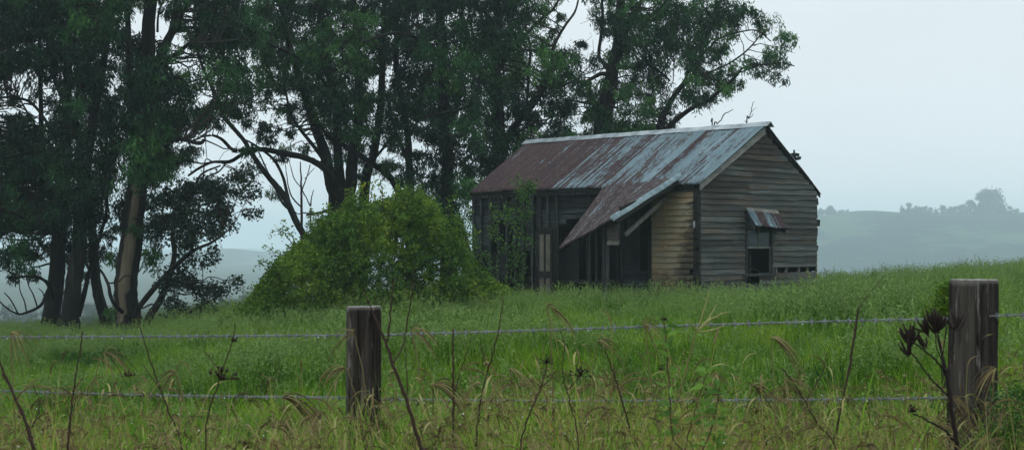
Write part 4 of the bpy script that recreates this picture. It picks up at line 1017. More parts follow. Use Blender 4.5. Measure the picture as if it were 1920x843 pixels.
wire('barbed_wire', 'lower barbed wire half hidden behind the tall weeds', [(-700, 712, fd(-700)), (-160, 728, fd(-160)), (0, 732, fd(0)), (330, 741, fd(330)), (650, 745, fd(650)), (722, 748, fd(722)), (1000, 750, fd(1000)), (1300, 750, fd(1300)), (1600, 748, fd(1600)), (1790, 745, fd(1790)), (1862, 743, fd(1862)), (1920, 742, fd(1920)), (2060, 741, fd(2060)), (2900, 752, fd(2900))], 12)

# ------------------------------------------------------------------ grass (stuff): clump variants instanced by geometry nodes
def blades(n, rad, hmin, hmax, wid, bend, tint=(.45, .18), lean=.25, droplets=0, heads=0, headlen=(.05, .09), gen=rng, fingers=False, nseg=4):
    a = gen.uniform(0, 2 * PI, n); r = rad * np.sqrt(gen.uniform(0, 1, n))
    base = np.stack([r * np.cos(a), r * np.sin(a), np.full(n, -.05)], 1)
    az = gen.uniform(0, 2 * PI, n); hh = gen.uniform(hmin, hmax, n); ln = gen.uniform(0, lean, n); bd = gen.uniform(.15, 1, n) * bend
    d = np.stack([np.cos(az), np.sin(az), 0 * az], 1); fz = az + PI / 2 + gen.normal(0, .5, n); side = np.stack([np.cos(fz), np.sin(fz), 0 * az], 1)
    lv = np.linspace(0, 1, nseg)
    V = np.zeros((n, nseg * 2 - 1, 3)); w = gen.uniform(.6, 1.3, n) * wid
    for i, t in enumerate(lv):
        c = base + d * (ln * hh * t + bd * hh * t ** 2.4)[:, None]; c[:, 2] += hh * (t - bd * .45 * t ** 3)
        ww = w * (1 - t ** 1.7) * .5
        if i < nseg - 1: V[:, i * 2] = c - side * ww[:, None]; V[:, i * 2 + 1] = c + side * ww[:, None]
        else: V[:, -1] = c
    k = nseg * 2 - 1
    q = []; cnt = []
    for i in range(nseg - 2): q.append([i * 2, i * 2 + 1, i * 2 + 3, i * 2 + 2])
    quads = (np.array(q)[None] + (np.arange(n) * k)[:, None, None]).reshape(-1)
    tri = (np.array([[k - 3, k - 2, k - 1]])[None] + (np.arange(n) * k)[:, None, None]).reshape(-1)
    idx = np.concatenate([quads, tri]); cnt = np.concatenate([np.full(n * (nseg - 2), 4), np.full(n, 3)])
    T = np.repeat(np.clip(gen.normal(tint[0], tint[1], n), 0, 1), k)
    mi = np.zeros(len(cnt), int)
    return V.reshape(-1, 3), idx, cnt, T, mi, V[:, -1], d
def clump(name, n, rad, hmin, hmax, wid, bend, mat, tint=(.45, .18), lean=.25, heads=0, drops=0, headmat=None, headtype='panicle', hh=(.5, .7), hr=.005, nseg=4):
    V, idx, cnt, T, mi, tips, dd = blades(n, rad, hmin, hmax, wid, bend, tint, lean, nseg=nseg)
    Vs = [V]; I = [idx]; Cn = [cnt]; Ts = [T]; Ms = [mi]; off = len(V)
    def add(v, i, c, t, m):
        nonlocal off
        Vs.append(v); I.append(np.asarray(i) + off); Cn.append(np.asarray(c)); Ts.append(np.full(len(v), t)); Ms.append(np.full(len(c), m)); off += len(v)
    def strip(P, w, t, m, cross=True):
        P = np.asarray(P); k = len(P); w = np.broadcast_to(w, (k,))
        for ax in ((rng.normal(), rng.normal(), 0), (0, 0, 1)) if cross else ((rng.normal(), rng.normal(), 0),):
            Tn = np.gradient(P, axis=0); s = np.cross(Tn, ax); s /= np.linalg.norm(s, axis=1)[:, None] + 1e-9
            v = np.concatenate([P - s * w[:, None] / 2, P + s * w[:, None] / 2]); q = [[j, j + 1, k + j + 1, k + j] for j in range(k - 1)]
            add(v, np.array(q).reshape(-1), np.full(k - 1, 4), t, m)
    for _ in range(heads):
        a = rng.uniform(0, 2 * PI); r = rad * rng.uniform(0, 1); p = np.array([r * math.cos(a), r * math.sin(a), 0]); H_ = rng.uniform(*hh); az = rng.uniform(0, 2 * PI); le = rng.uniform(.05, .35)
        t = np.linspace(0, 1, 7)[:, None]; d = np.array([math.cos(az), math.sin(az), 0]); P = p + d * (le * H_ * t ** 1.8) + np.array([0, 0, 1]) * H_ * (t - .12 * t ** 3)
        strip(P, np.linspace(hr, hr * .5, 7), .55 if headtype != 'finger' else .6, 0)
        e = P[-1]; dirn = (P[-1] - P[-2]); dirn /= np.linalg.norm(dirn)
        if headtype == 'panicle':
            for q in range(9):
                u = rng.uniform(-.12, .03); b = e + dirn * u; o = rng.normal(0, 1, 3); o /= np.linalg.norm(o); o = o * .5 + dirn * .6 + np.array([0, 0, -.1]); l_ = rng.uniform(.03, .06)
                strip(np.array([b, b + o * l_ * .5, b + o * l_ + np.array([0, 0, -.012])]), [.002, .007, .003], rng.uniform(0, 1), 1, False)
        elif headtype == 'spike':
            u = np.linspace(0, 1, 6)[:, None]; strip(e + dirn * u * .09 + np.array([0, 0, -1]) * u ** 2 * .05 + d * u ** 2 * .03, [.002, .005, .0055, .005, .0035, .001], rng.uniform(.3, 1), 1)
        elif headtype == 'finger':
            nf = rng.integers(6, 13); tn = rng.uniform(0, .9); sweep = rng.normal(0, .35, 3) ; sweep[2] = 0
            for q in range(nf):
                o = rng.normal(0, .5, 3) + d * .7 + sweep; o[2] = rng.uniform(-.1, .7); o /= np.linalg.norm(o); l_ = rng.uniform(.045, .11)
                u = np.linspace(0, 1, 9)[:, None]; C = e + o * u * l_ + np.array([0, 0, -1]) * u ** 2 * l_ * rng.uniform(.5, 1.1)
                strip(C, np.array([.001, .0016, .0022, .0026, .0028, .0026, .0022, .0016, .0008]), np.clip(tn + rng.normal(0, .1), 0, 1), 1)
    for _ in range(drops):
        c = np.array([*rng.normal(0, rad * .7, 2), rng.uniform(hmin * .5, hmax * .95)]); r = rng.choice([.0008, .0011, .0014, .0022])
        v = c + r * np.array([(1, 0, 0), (-1, 0, 0), (0, 1, 0), (0, -1, 0), (0, 0, 1), (0, 0, -1)]); add(v, np.array([[0, 2, 4], [2, 1, 4], [1, 3, 4], [3, 0, 4], [2, 0, 5], [1, 2, 5], [3, 1, 5], [0, 3, 5]]).reshape(-1), np.full(8, 3), .5, 2)
    me = fast_mesh(name, np.concatenate(Vs), np.concatenate(I), np.concatenate(Cn), np.concatenate(Ts), [mat, headmat or M['seed'], M['drop']], np.concatenate(Ms))
    return bpy.data.objects.new(name, me)
def scatter(name, sources, P, scale, idx, mat_label=None, tilt=.1, kind='stuff', label=None, cat=None):
    coll = bpy.data.collections.new(name + '_clumps')
    for i, o in enumerate(sources): o.name = '%s_clump_%02d' % (name, i); coll.objects.link(o)
    me = bpy.data.meshes.new(name); me.from_pydata(P.tolist(), [], [])
    n = len(P); rot = np.stack([rng.normal(0, tilt, n), rng.normal(0, tilt, n), rng.uniform(0, 2 * PI, n)], 1)
    a = me.attributes.new('rot', 'FLOAT_VECTOR', 'POINT'); a.data.foreach_set('vector', rot.astype(np.float32).ravel())
    a = me.attributes.new('scl', 'FLOAT', 'POINT'); a.data.foreach_set('value', scale.astype(np.float32))
    a = me.attributes.new('idx', 'INT', 'POINT'); a.data.foreach_set('value', idx.astype(np.int32))
    ob = bpy.data.objects.new(name, me); link(ob); tag(ob, label, cat, kind=kind)
    g = bpy.data.node_groups.new(name, 'GeometryNodeTree'); g.interface.new_socket('Geometry', in_out='INPUT', socket_type='NodeSocketGeometry'); g.interface.new_socket('Geometry', in_out='OUTPUT', socket_type='NodeSocketGeometry')
    N = g.nodes; gi = N.new('NodeGroupInput'); go = N.new('NodeGroupOutput'); ip = N.new('GeometryNodeInstanceOnPoints'); ci = N.new('GeometryNodeCollectionInfo')
    ci.inputs['Collection'].default_value = coll; ci.inputs['Separate Children'].default_value = True; ci.inputs['Reset Children'].default_value = True
    def attr(nm, ty): x = N.new('GeometryNodeInputNamedAttribute'); x.data_type = ty; x.inputs['Name'].default_value = nm; return x.outputs['Attribute']
    er = N.new('FunctionNodeEulerToRotation')
    lk = g.links.new
    lk(gi.outputs[0], ip.inputs['Points']); lk(ci.outputs[0], ip.inputs['Instance']); ip.inputs['Pick Instance'].default_value = True
    lk(attr('idx', 'INT'), ip.inputs['Instance Index']); lk(attr('rot', 'FLOAT_VECTOR'), er.inputs[0]); lk(er.outputs[0], ip.inputs['Rotation']); lk(attr('scl', 'FLOAT'), ip.inputs['Scale'])
    lk(ip.outputs[0], go.inputs[0])
    md = ob.modifiers.new('scatter', 'NODES'); md.node_group = g
    return ob
# pasture
src = [clump('g', 50, .15, .16, .36, .008, .8, M['grass'], tint=(.5, .16), lean=.35, drops=0) for _ in range(4)] + \
      [clump('g', 46, .15, .22, .46, .008, .75, M['grass'], tint=(.42, .16), lean=.3) for _ in range(3)] + \
      [clump('g', 36, .17, .22, .40, .008, .5, M['grass'], tint=(.36, .16), heads=8, hh=(.34, .56), hr=.0025) for _ in range(3)] + \
      [clump('g', 40, .17, .20, .36, .007, .7, M['grass'], tint=(.6, .14), lean=.4, drops=3) for _ in range(2)]
def pasture():
    P = []; 
    y = []; x = []
    for y0, y1, dens in ((5.2, 10, 26), (10, 18, 24), (18, 28, 21), (28, 47, 19)):
        hw = .43 * y1 + 4.5; n = int((y1 - y0) * 2 * hw * dens); yy = rng.uniform(y0, y1, n); xx = rng.uniform(-hw, hw, n)
        k = np.abs(xx) < .43 * yy + 4.5; x.append(xx[k]); y.append(yy[k])
    x = np.concatenate(x); y = np.concatenate(y)
    # outside the cottage footprint
    lx = sa * (x - HX) + ca * (y - HYy); ly = -ca * (x - HX) + sa * (y - HYy)
    inside = (lx > .05) & (lx < W - .05) & (ly > .1) & (ly < Ln - .1)
    x, y = x[~inside], y[~inside]
    lx = sa * (x - HX) + ca * (y - HYy); ly = -ca * (x - HX) + sa * (y - HYy)
    t = np.array([mn.noise(Vector((a * .22, b * .22, 1.7))) for a, b in zip(x, y)])
    t2 = np.array([mn.noise(Vector((a * .7, b * .7, 5.7))) for a, b in zip(x, y)])
    s = 1 + t * .6 + t2 * .6 + rng.normal(0, .14, len(x))
    s *= np.interp(y, [5, 12, 30, 40], [1.0, .95, .95, 1.0])
    s *= np.where((x > 6) & (y > 36), .9, 1)
    front = (lx < .0) & (lx > -1.6) & (ly > -.5) & (ly < Ln + 1)
    s = np.where(front, s * .8, s)
    s = np.clip(s * 1.07, .45, 1.85)
    far = (y > 26) | (t > .12)
    idx = np.where(far & (rng.random(len(x)) < .7), rng.integers(7, 10, len(x)), rng.integers(0, 12, len(x)))
    Z = H(x, y)
    return np.stack([x, y, Z], 1), s, idx
P, s, idx = pasture(); print('pasture clumps', len(P))
scatter('pasture_grass', src, P, s, idx, label='wet green pasture grass covering the rise around the cottage', cat='grass')
# rank roadside grass along the fence
src2 = [clump('r', 34, .18, .55, .98, .006, .5, M['rank'], tint=(.36, .26), lean=.3, heads=1, headmat=M['head'], headtype='finger', hh=(.7, 1.02), hr=.003, drops=2, nseg=6) for _ in range(6)] + \
       [clump('r', 44, .18, .45, .90, .005, .95, M['rank'], tint=(.62, .2), lean=.5, heads=3, headmat=M['head'], headtype='spike', hh=(.7, .98), hr=.0028, drops=3, nseg=6) for _ in range(4)] + \
       [clump('r', 22, .14, .5, .95, .010, .35, M['rank'], tint=(.22, .2), lean=.3, drops=3, nseg=6) for _ in range(3)] + \
       [clump('r', 30, .18, .5, .92, .004, .9, M['rank'], tint=(.85, .12), lean=.6, heads=2, headmat=M['head'], headtype='panicle', hh=(.7, 1.0), hr=.0025, drops=2, nseg=6) for _ in range(3)]
n = 7000; y = rng.uniform(3.3, 7.2, n); x = rng.uniform(-1, 1, n) * (.43 * y + 1.5)
s = (1 + .22 * np.array([mn.noise(Vector((a * 1.6, b * 1.6, 3))) for a, b in zip(x, y)])) * np.interp(y, [3.3, 4.4, 5.6, 6.6, 7.6], [1.0, 1.09, 1.13, .9, .58]) * rng.uniform(.72, 1.08, n) * np.interp(x, [-2.4, -1, 0, 1.5, 2.5], [1.03, 1.0, 1.02, .92, .98])
kp = rng.random(n) < np.interp(y, [3.3, 4.5, 6.5, 7.6], [.4, .9, .9, .6])
P = np.stack([x, y, H(x, y)], 1)[kp]
scatter('roadside_grass', src2, P, s[kp], rng.integers(0, len(src2), n)[kp], tilt=.17, label='tall brown and green seeding grass tangled along the fence', cat='grass')

# ------------------------------------------------------------------ single weeds in front
def weed(name, label, D, limbs, heads=(), cat='weed', leaves=(), ct=.35, group='dead weed stalks by the fence'):
    L0 = limbs[0][0]; x = (L0[0] - CX) / F * D; gz = h(x, D); org = np.array([x, D, gz]); root = empty(name, tuple(org)); tag(root, label, cat, group)
    mb = MB()
    for i, L in enumerate(limbs):
        L = list(L)
        rows = [[*U(q[0], q[1], D + (q[3] if len(q) > 3 else 0)), q[2] / F * D / 2 * .72] for q in L]
        if i == 0: rows = [[x + .02 * (L[0][0] - L[1][0]) / 50, D, gz - .03, rows[0][3] * 1.1]] + rows
        S = spline(rows, max(8, len(rows) * 7)); S[2:-1, :3] += rng.normal(0, .0012, (len(S) - 3, 3))
        S[:, 3] *= 1 + .15 * (rng.random(len(S)) < .15)
        mb.tube(S[:, :3] - org, S[:, 3], 6, c=ct)
    mb.build('stem', M['stalk'], root, smooth=True)
    for hd in heads:
        kind, px, row, sc_ = hd[:4]; dire = hd[4] if len(hd) > 4 else -90
        mb = MB(); e = U(px, row, D) - org; a0 = math.radians(dire)
        if kind == 'pods':      # a cluster of dark upright finger pods
            for q in range(hd[5] if len(hd) > 5 else 7):
                d = np.array([math.cos(a0), 0, -math.sin(a0)]) + rng.normal(0, .42, 3); d /= np.linalg.norm(d); b = e + rng.normal(0, .004, 3); l_ = rng.uniform(.022, .042) * sc_
                t = np.linspace(0, 1, 7); C = b + d * (t[:, None] * l_) + np.array([0, 0, 1]) * (t[:, None] ** 2 * .012 * sc_)
                mb.tube(C, np.array([.0008, .0019, .0027, .003, .0028, .002, .0008]) * sc_, 6, c=.1, rough=.15)
        elif kind == 'fingers':  # drooping grass fingers
            for q in range(11):
                d = np.array([math.cos(a0), 0, -math.sin(a0)]) + rng.normal(0, .5, 3); d /= np.linalg.norm(d); l_ = rng.uniform(.05, .125) * sc_; t = np.linspace(0, 1, 10)
                C = e + d * (t[:, None] * l_) + np.array([0, 0, -1]) * (t[:, None] ** 2 * l_ * (hd[5] if len(hd) > 5 else .8))
                mb.tube(C, np.array([.0006, .0011, .0015, .0017, .0018, .0018, .0016, .0013, .001, .0005]) * sc_, 4, c=rng.uniform(0, .85))
        else:                    # rough umbel
            for q in range(22):
                d = rng.normal(0, 1, 3); d[2] = abs(d[2]); d /= np.linalg.norm(d); l_ = rng.uniform(.01, .035) * sc_; mb.tube([e, e + d * l_ * .7, e + d * l_], [.0008, .001, .003 * sc_], 4, c=.15)
        mb.build('seed_head', M['head'] if kind == 'fingers' else M['stalk'], root, smooth=True)
    if leaves:
        V = []
        for (px, row, ang, l_, w_) in leaves:
            e = U(px, row, D + rng.normal(0, .03)); a = math.radians(ang); d = np.array([math.cos(a), rng.normal(0, .35), -math.sin(a)]); s_ = np.cross(d, (rng.normal(0, .3), 1, rng.normal(0, .3))); s_ /= np.linalg.norm(s_)
            t = [0, .3, .65, 1]; c = [e + d * q * l_ + np.array([0, 0, -1]) * q * q * l_ * .3 for q in t]
            V.append([c[0], c[1] + s_ * w_, c[3], c[1] - s_ * w_])
        me_V = np.array(V).reshape(-1, 3); crown_mesh('leaves', me_V, np.repeat(rng.uniform(.1, 1, len(V)), 4), [], M['green_leaf'], root, org)
    return root
weed('dead_weed', 'pair of dark dead stalks crossing at the bottom left corner of the fence', 4.3, [[(64, 900, 6), (50, 800, 6), (28, 745, 6), (0, 680, 5), (-12, 650, 4)], [(66, 843, 5), (50, 790, 5, .05), (22, 730, 4, .05), (4, 700, 4, .05)], [(60, 800, 4), (75, 760, 3, .03), (62, 720, 3, .05)]])
weed('dead_weed', 'straight dark stalk standing alone left of the crossed pair\'s right side', 4.4, [[(124, 900, 6), (127, 843, 6), (133, 770, 5), (143, 700, 4), (150, 660, 4), (155, 620, 3)], [(137, 730, 2.5), (150, 715, 2), (160, 700, 2)]])
TW = [([(345, 880, 4), (312, 760, 4), (290, 700, 4), (275, 655, 3), (262, 610, 2.5), (258, 590, 2)], 'thin bare stalk leaning left under the bark stripped tree', [('umbel', 240, 705, 1.0)], [[(300, 730, 3), (280, 700, 2), (268, 682, 2)]]),
      ([(385, 870, 4), (390, 780, 4), (412, 710, 4), (425, 670, 3), (436, 640, 3), (441, 605, 2.5)], 'bent dark stalk with a ragged brown seed tuft, left of the middle post', [('umbel', 413, 712, 1.9), ('umbel', 440, 640, .7)], [[(415, 700, 3), (395, 672, 2.5), (380, 655, 2)]]),
      ([(850, 860, 6), (850, 740, 6.5), (849, 690, 6), (849, 615, 4)], 'short thick upright broken stalk right of the middle post', [], [[(851, 740, 3), (865, 690, 2.5), (880, 650, 2)]]),
      ([(893, 860, 5), (900, 760, 5), (910, 710, 4), (930, 640, 4), (940, 590, 3), (944, 560, 2.5)], 'tall slim dark stalk rising above the upper wire beneath the verandah', [], [[(915, 690, 3), (905, 660, 2, .05), (900, 640, 2, .05)]]),
      ([(1200, 880, 5), (1180, 800, 5), (1160, 730, 5), (1148, 690, 4), (1132, 650, 3)], 'reddish stalk leaning left below the centre of the upper wire', [], []),
      ([(975, 880, 5), (985, 800, 5), (1010, 735, 4), (1022, 700, 4), (1026, 680, 3)], 'dark stalk slanting right under the dangling verandah corner', [('umbel', 1026, 680, .9)], [[(1015, 725, 3), (1040, 700, 2.5), (1050, 680, 2)]]),
      ([(1085, 860, 4), (1070, 760, 4), (1055, 700, 3.5), (1058, 650, 3), (1052, 620, 2)], 'wiry brown stalk just left of the frame centre line of the fence', [('umbel', 1088, 705, 1.2)], [[(1064, 730, 3), (1088, 706, 2.5)]]),
      ([(1575, 880, 5), (1530, 790, 5), (1490, 720, 4), (1466, 690, 4)], 'low stalk leaning left beneath the gable window', [], [[(1510, 755, 3), (1540, 700, 2.5), (1550, 660, 2)]]),
      ([(1548, 880, 7), (1565, 820, 7), (1590, 700, 6), (1600, 640, 6), (1610, 575, 5)], 'tall reddish brown stalk standing left of the dark pod plant', [], [[(1610, 578, 2.5), (1630, 550, 2, .05), (1660, 515, 1.5, .1)], [(1603, 620, 2), (1585, 590, 1.5), (1575, 560, 1)]])]
for L, lab, hd, ex in TW: weed('dead_weed', lab, rng.uniform(4.2, 4.9), [L] + ex, hd)
weed('dead_weed', 'thick forked red brown stalk crossing in front of the middle post', 4.0, [[(800, 890, 11), (790, 843, 11), (762, 750, 10), (740, 690, 9), (722, 640, 8), (705, 600, 6), (688, 560, 3), (680, 535, 2)], [(726, 640, 6), (732, 590, 5), (736, 540, 4), (738, 520, 3)], [(738, 680, 5), (756, 645, 4, .04), (764, 600, 4, .05), (772, 550, 3, .05), (778, 500, 2, .05)], [(764, 740, 3.5), (762, 690, 3), (760, 650, 2.5)]])
weed('pod_plant', 'dark branching plant with clusters of black pods in front of the right post', 4.2, [[(1800, 900, 13), (1795, 843, 13), (1783, 760, 11), (1776, 710, 9), (1772, 698, 8), (1766, 660, 6), (1758, 625, 5)], [(1775, 698, 6), (1755, 675, 5, -.03), (1722, 648, 4.5, -.05), (1708, 640, 4, -.05)], [(1783, 745, 6), (1755, 720, 5), (1735, 695, 4.5), (1716, 670, 4), (1705, 655, 4)], [(1776, 698, 5), (1785, 670, 4.5, .04), (1787, 630, 4, .05), (1790, 610, 3, .05)], [(1795, 830, 7), (1770, 805, 6, -.04), (1735, 785, 5, -.06), (1712, 775, 4, -.06)]],
     [('pods', 1756, 622, 1.5, -95, 22), ('pods', 1740, 626, 1.3, -115, 12), ('pods', 1707, 645, 1.4, -110, 16), ('pods', 1706, 668, 1.3, -120, 8), ('pods', 1790, 618, 1.2, -85, 8), ('pods', 1735, 650, 1.2, -120, 5), ('umbel', 1708, 772, .8)], ct=.05, group='dark seed plants by the fence')
weed('grass_stalk', 'pale spreading grass head standing above the upper wire right of centre', 4.6, [[(1235, 900, 4), (1262, 780, 4), (1285, 700, 4), (1300, 640, 3.5), (1306, 622, 3)]], [], ct=1.0, group='single grass heads')
def splay(root_label, D, base, tips, c):
    x = (base[0] - CX) / F * D
    return [[*base, 3.0]]
# fingers of the pale head
_h = [o for o in COL.objects if o.name.startswith('grass_stalk')][-1]
mb = MB(); org = np.array(_h.location)
for tip in ((1330, 545), (1342, 572), (1372, 583), (1362, 606), (1350, 596), (1285, 600), (1335, 612)):
    e = U(1306, 622, 4.6); t_ = U(*tip, 4.6 + rng.normal(0, .04)); C = curve_to(e, t_, 8, .12, .02) - org; mb.tube(C, np.array([.001, .0018, .0022, .0024, .0024, .002, .0014, .0007]), 4, c=1)
mb.build('seed_head', M['head'], _h, smooth=True)
FG = [((1040, 700), (1025, 575), 0, 'brown drooping grass head below the dangling verandah tip, above the wire'), ((560, 900), (530, 745), -10, 'thick drooping grey seed head low down left of the middle post'), ((700, 800), (663, 625), -160, 'arched seed head hanging across the middle post, upper one'), ((690, 830), (650, 690), -165, 'arched seed head hanging across the middle post, lower one'),
      ((900, 860), (812, 722), -20, 'large brown drooping head right of the middle post'), ((1460, 900), (1445, 632), 0, 'brown grass head hanging beneath the gable window, just under the wire'), ((1240, 860), (1205, 605), 10, 'small brown grass head touching the upper wire at its middle'),
      ((820, 860), (770, 618), -20, 'brown grass head on the upper wire just right of the middle post'), ((130, 880), (195, 660), 0, 'straw coloured grass head leaning right near the left edge'), ((30, 860), (20, 622), 10, 'brown grass head on the upper wire at the left edge'), ((1620, 880), (1470, 712), -20, 'curled brown head low between gable window and tall stalk'),
      ((980, 880), (955, 690), 0, 'feathery head in front of the verandah posts, near the lower wire'), ((1840, 900), (1868, 690), 180, 'thin straw spray crossing the right post'), ((1090, 870), (1120, 640), -30, 'brown head under the wire below the verandah boards'), ((380, 880), (330, 700), 180, 'brown head midway between left edge and middle post'), ((1380, 860), (1410, 722), 0, 'dark drooping head right of the pale spreading head')]
for (b, e, a, lab) in FG:
    Dq_ = rng.uniform(4.3, 4.9)
    weed('grass_stalk', lab, Dq_, [[(b[0], max(b[1], 880), 3.5), ((b[0] * .6 + e[0] * .4), (b[1] * .6 + e[1] * .4), 3), ((b[0] * .15 + e[0] * .85), (b[1] * .1 + e[1] * .9), 2.5), (e[0], e[1], 2.2)]],
         [('fingers', e[0], e[1], 1.0 if 'thick' not in lab and 'large' not in lab else 1.5, a, .9)], ct=.95, group='single grass heads')
lv = []
for st in ((1300, 1), (1330, 1), (1268, 1)):
    pass
leafl = []
for (a, b) in (((1262, 880), (1250, 600)), ((1310, 880), (1325, 690)), ((1340, 880), (1350, 720))):
    for q in range(30):
        u = rng.uniform(.1, 1); leafl.append((a[0] + (b[0] - a[0]) * u, a[1] + (b[1] - a[1]) * u, rng.choice([-30, -150, -10, -170, -60, -120]) + rng.normal(0, 12), rng.uniform(.03, .065), rng.uniform(.006, .011)))
weed('leafy_weed', 'upright green leafy weed with reddish stems below the pale grass head', 4.3, [[(1290, 900, 6), (1262, 820, 5), (1256, 740, 4.5), (1250, 660, 4), (1245, 600, 3)], [(1275, 880, 5), (1300, 780, 4), (1325, 700, 3)], [(1300, 880, 4), (1335, 800, 4), (1350, 720, 3)]], [('umbel', 1246, 600, .5), ('pods', 1236, 690, .6, 20, 6)], leaves=leafl, cat='weed', ct=.6, group=None)
def feather(name, label, D, sil, n, mat='bush_leaf', L=(.012, .03), tv=.6):
    cx = sum(s[0] for s in sil) / len(sil); x = (cx - CX) / F * D; org = np.array([x, D, h(x, D)]); root = empty(name, tuple(org)); tag(root, label, 'weed')
    V = []; T = []; tw = []
    for (px, row, r) in sil:
        for k in range(n):
            c = U(px, row, D) + rng.normal(0, .45, 3) * r / F * D; d = rng.normal(0, 1, 3) + (0, 0, .4); d /= np.linalg.norm(d); s_ = np.cross(d, rng.normal(0, 1, 3)); s_ /= np.linalg.norm(s_); l_ = rng.uniform(*L)
            V.append([c, c + d * l_ * .5 + s_ * l_ * .22, c + d * l_, c + d * l_ * .5 - s_ * l_ * .22]); T += [np.clip(rng.normal(tv, .15), 0, .9)] * 4
        tw.append((curve_to(org, U(px, row, D), 8, .1), np.linspace(.006, .0015, 8)))
    crown_mesh('foliage', np.array(V).reshape(-1, 3), np.array(T), tw, M[mat], root, org)
feather('feathery_weed', 'pale yellow green feathery weed behind the left edge of the right post', 6.6, [(1775, 560, 26), (1760, 575, 22), (1790, 540, 18), (1770, 545, 18), (1745, 590, 20), (1780, 585, 20)], 380, tv=.42, L=(.010, .022))
feather('feathery_weed', 'fine brown green weed at the bottom right corner beside the right post', 4.9, [(1885, 750, 40), (1905, 790, 45), (1870, 800, 35), (1915, 740, 35), (1890, 830, 45), (1860, 840, 35)], 420, 'vine_leaf', tv=.3, L=(.008, .02))
for i, (D_, p0, lab) in enumerate(((38.2, (1890, 495), 'tuft of long seeding grass on the skyline at the right edge'),)):
    pass

# ------------------------------------------------------------------ far trees on the hills
def far_tree(px, top, base, wpx, D, label, dense=1.0, name='distant_tree', grp='distant trees on the misty hills', lobes=5):
    wpx *= 1.25; base += 9; x = (px - CX) / F * D; zb = EYE + (HY - base) / F * D; zt = EYE + (HY - top) / F * D; Ht = zt - zb; wd = wpx / F * D
    org = np.array([x, D, zb]); root = empty(name, tuple(org)); tag(root, label, 'tree', grp)
    mb = MB(); mb.tube([(0, 0, -3), (0, 0, Ht * .3), (wd * .05, 0, Ht * .7)], [Ht * .035, Ht * .025, Ht * .01], 6); mb.build('trunk', M['bark'], root)
    C = []; 
    for k in range(int(22 * dense) + 10):
        a = rng.uniform(0, 2 * PI); zz = rng.uniform(.3, .92); rr = wd / 2 * math.sin(min(1, (zz - .12) / .88) * PI) ** .6 * rng.uniform(.2, .85)
        C.append((math.cos(a) * rr, math.sin(a) * rr, Ht * zz))
    C = np.array(C); R = np.full(len(C), max(wd, Ht * .5) * .2) * rng.uniform(.6, 1.2, len(C))
    LV, LT = leaves_at(C, R, 60, (Ht * .05, Ht * .10), .7, .3, tv=.4, tuft=6)
    crown_mesh('crown', LV, LT, [], M['far_leaf'], root, (0, 0, 0))
far = [(1856, 357, 406, 46, 'largest round crowned tree on the misty right hill', 2.6), (1820, 373, 404, 20, 'small open tree left of the largest hill tree', .5), (1803, 382, 404, 16, 'bushy tree left of the small open one on the hill', .8), (1783, 385, 404, 12, 'narrow cone shaped tree on the hill ridge', .8), (1768, 383, 403, 11, 'leaning pointed tree on the hill ridge', .4),
       (1744, 388, 402, 10, 'lone small tree at the middle of the ridge', .6), (1722, 385, 401, 16, 'rounded tree right of the tall ridge tree', .7), (1705, 379, 400, 12, 'tall thin tree near the grassy knoll', .5), (1694, 388, 400, 9, 'low tree beside the tall thin one on the knoll', .4), (1690, 384, 398, 3, 'bare pole of a tree next to the knoll', .1),
       (1880, 388, 406, 18, 'tree at the right foot of the largest hill tree', .8), (1893, 385, 405, 12, 'last pointed tree before the clear right edge', .5), (1838, 385, 406, 22, 'shrubby tree under the left of the largest tree', .9),
       (1551, 389, 404, 14, 'first misty tree beside the cottage gable', .6), (1566, 393, 404, 14, 'second misty tree out from the cottage gable', .6), (1588, 392, 402, 10, 'misty tree at the left foot of the grassy knoll', .5)]
_rs = np.random.default_rng(5)
for i, (px, lab) in enumerate(((1698, 'low ridge bush just right of the bare pole'), (1713, 'ridge bush between the tall thin tree and the rounded one'), (1733, 'ridge bush left of the lone small tree'), (1755, 'ridge bush right of the lone small tree'), (1776, 'ridge bush between the leaning pointed tree and the cone shaped one'), (1793, 'ridge bush right of the cone shaped tree'), (1812, 'ridge bush left of the small open tree'), (1829, 'ridge bush at the left foot of the largest tree'), (1868, 'ridge bush at the right foot of the largest tree'), (1904, 'last low bush of the ridge tree line'), (1538, 'misty bush right against the cottage corner'), (1558, 'misty bush between the two trees by the gable'), (1577, 'misty bush left of the knoll'))):
    far_tree(px, 392 - 3 * (i % 3), 406, 14 + 3 * (i % 2), 1300 + 40 * math.sin((px - CX) / F * 1300 * .006), lab, .7, name='distant_bush', grp='bushes along the misty ridge')
for px, tp, bs, w_, lab, dn_ in far: far_tree(px, tp, bs, w_, 1300 + 40 * math.sin((px - CX) / F * 1300 * .006), lab, dn_)
for px, tp, bs, w_, D_, lab in ((22, 572, 612, 44, 330, 'misty tree low at the left edge beyond the pasture'), (62, 580, 612, 40, 340, 'misty rounded tree beneath the sagging bare branch'), (122, 560, 612, 30, 300, 'misty tree showing between the two thick trunks'), (168, 566, 612, 34, 320, 'misty tree seen between thick trunk and leaning trunk'),
                                (212, 575, 608, 26, 310, 'misty tree left of the bark stripped trunk'), (345, 575, 606, 36, 380, 'misty tree under the low round leaved branches'), (420, 560, 604, 42, 420, 'misty tree left of the big shrub foot'), (462, 545, 600, 30, 520, 'faint tree touching the shrub\'s left slope')):
    far_tree(px, tp, bs + 25, w_, D_, lab, .8, grp='misty trees in the valley')

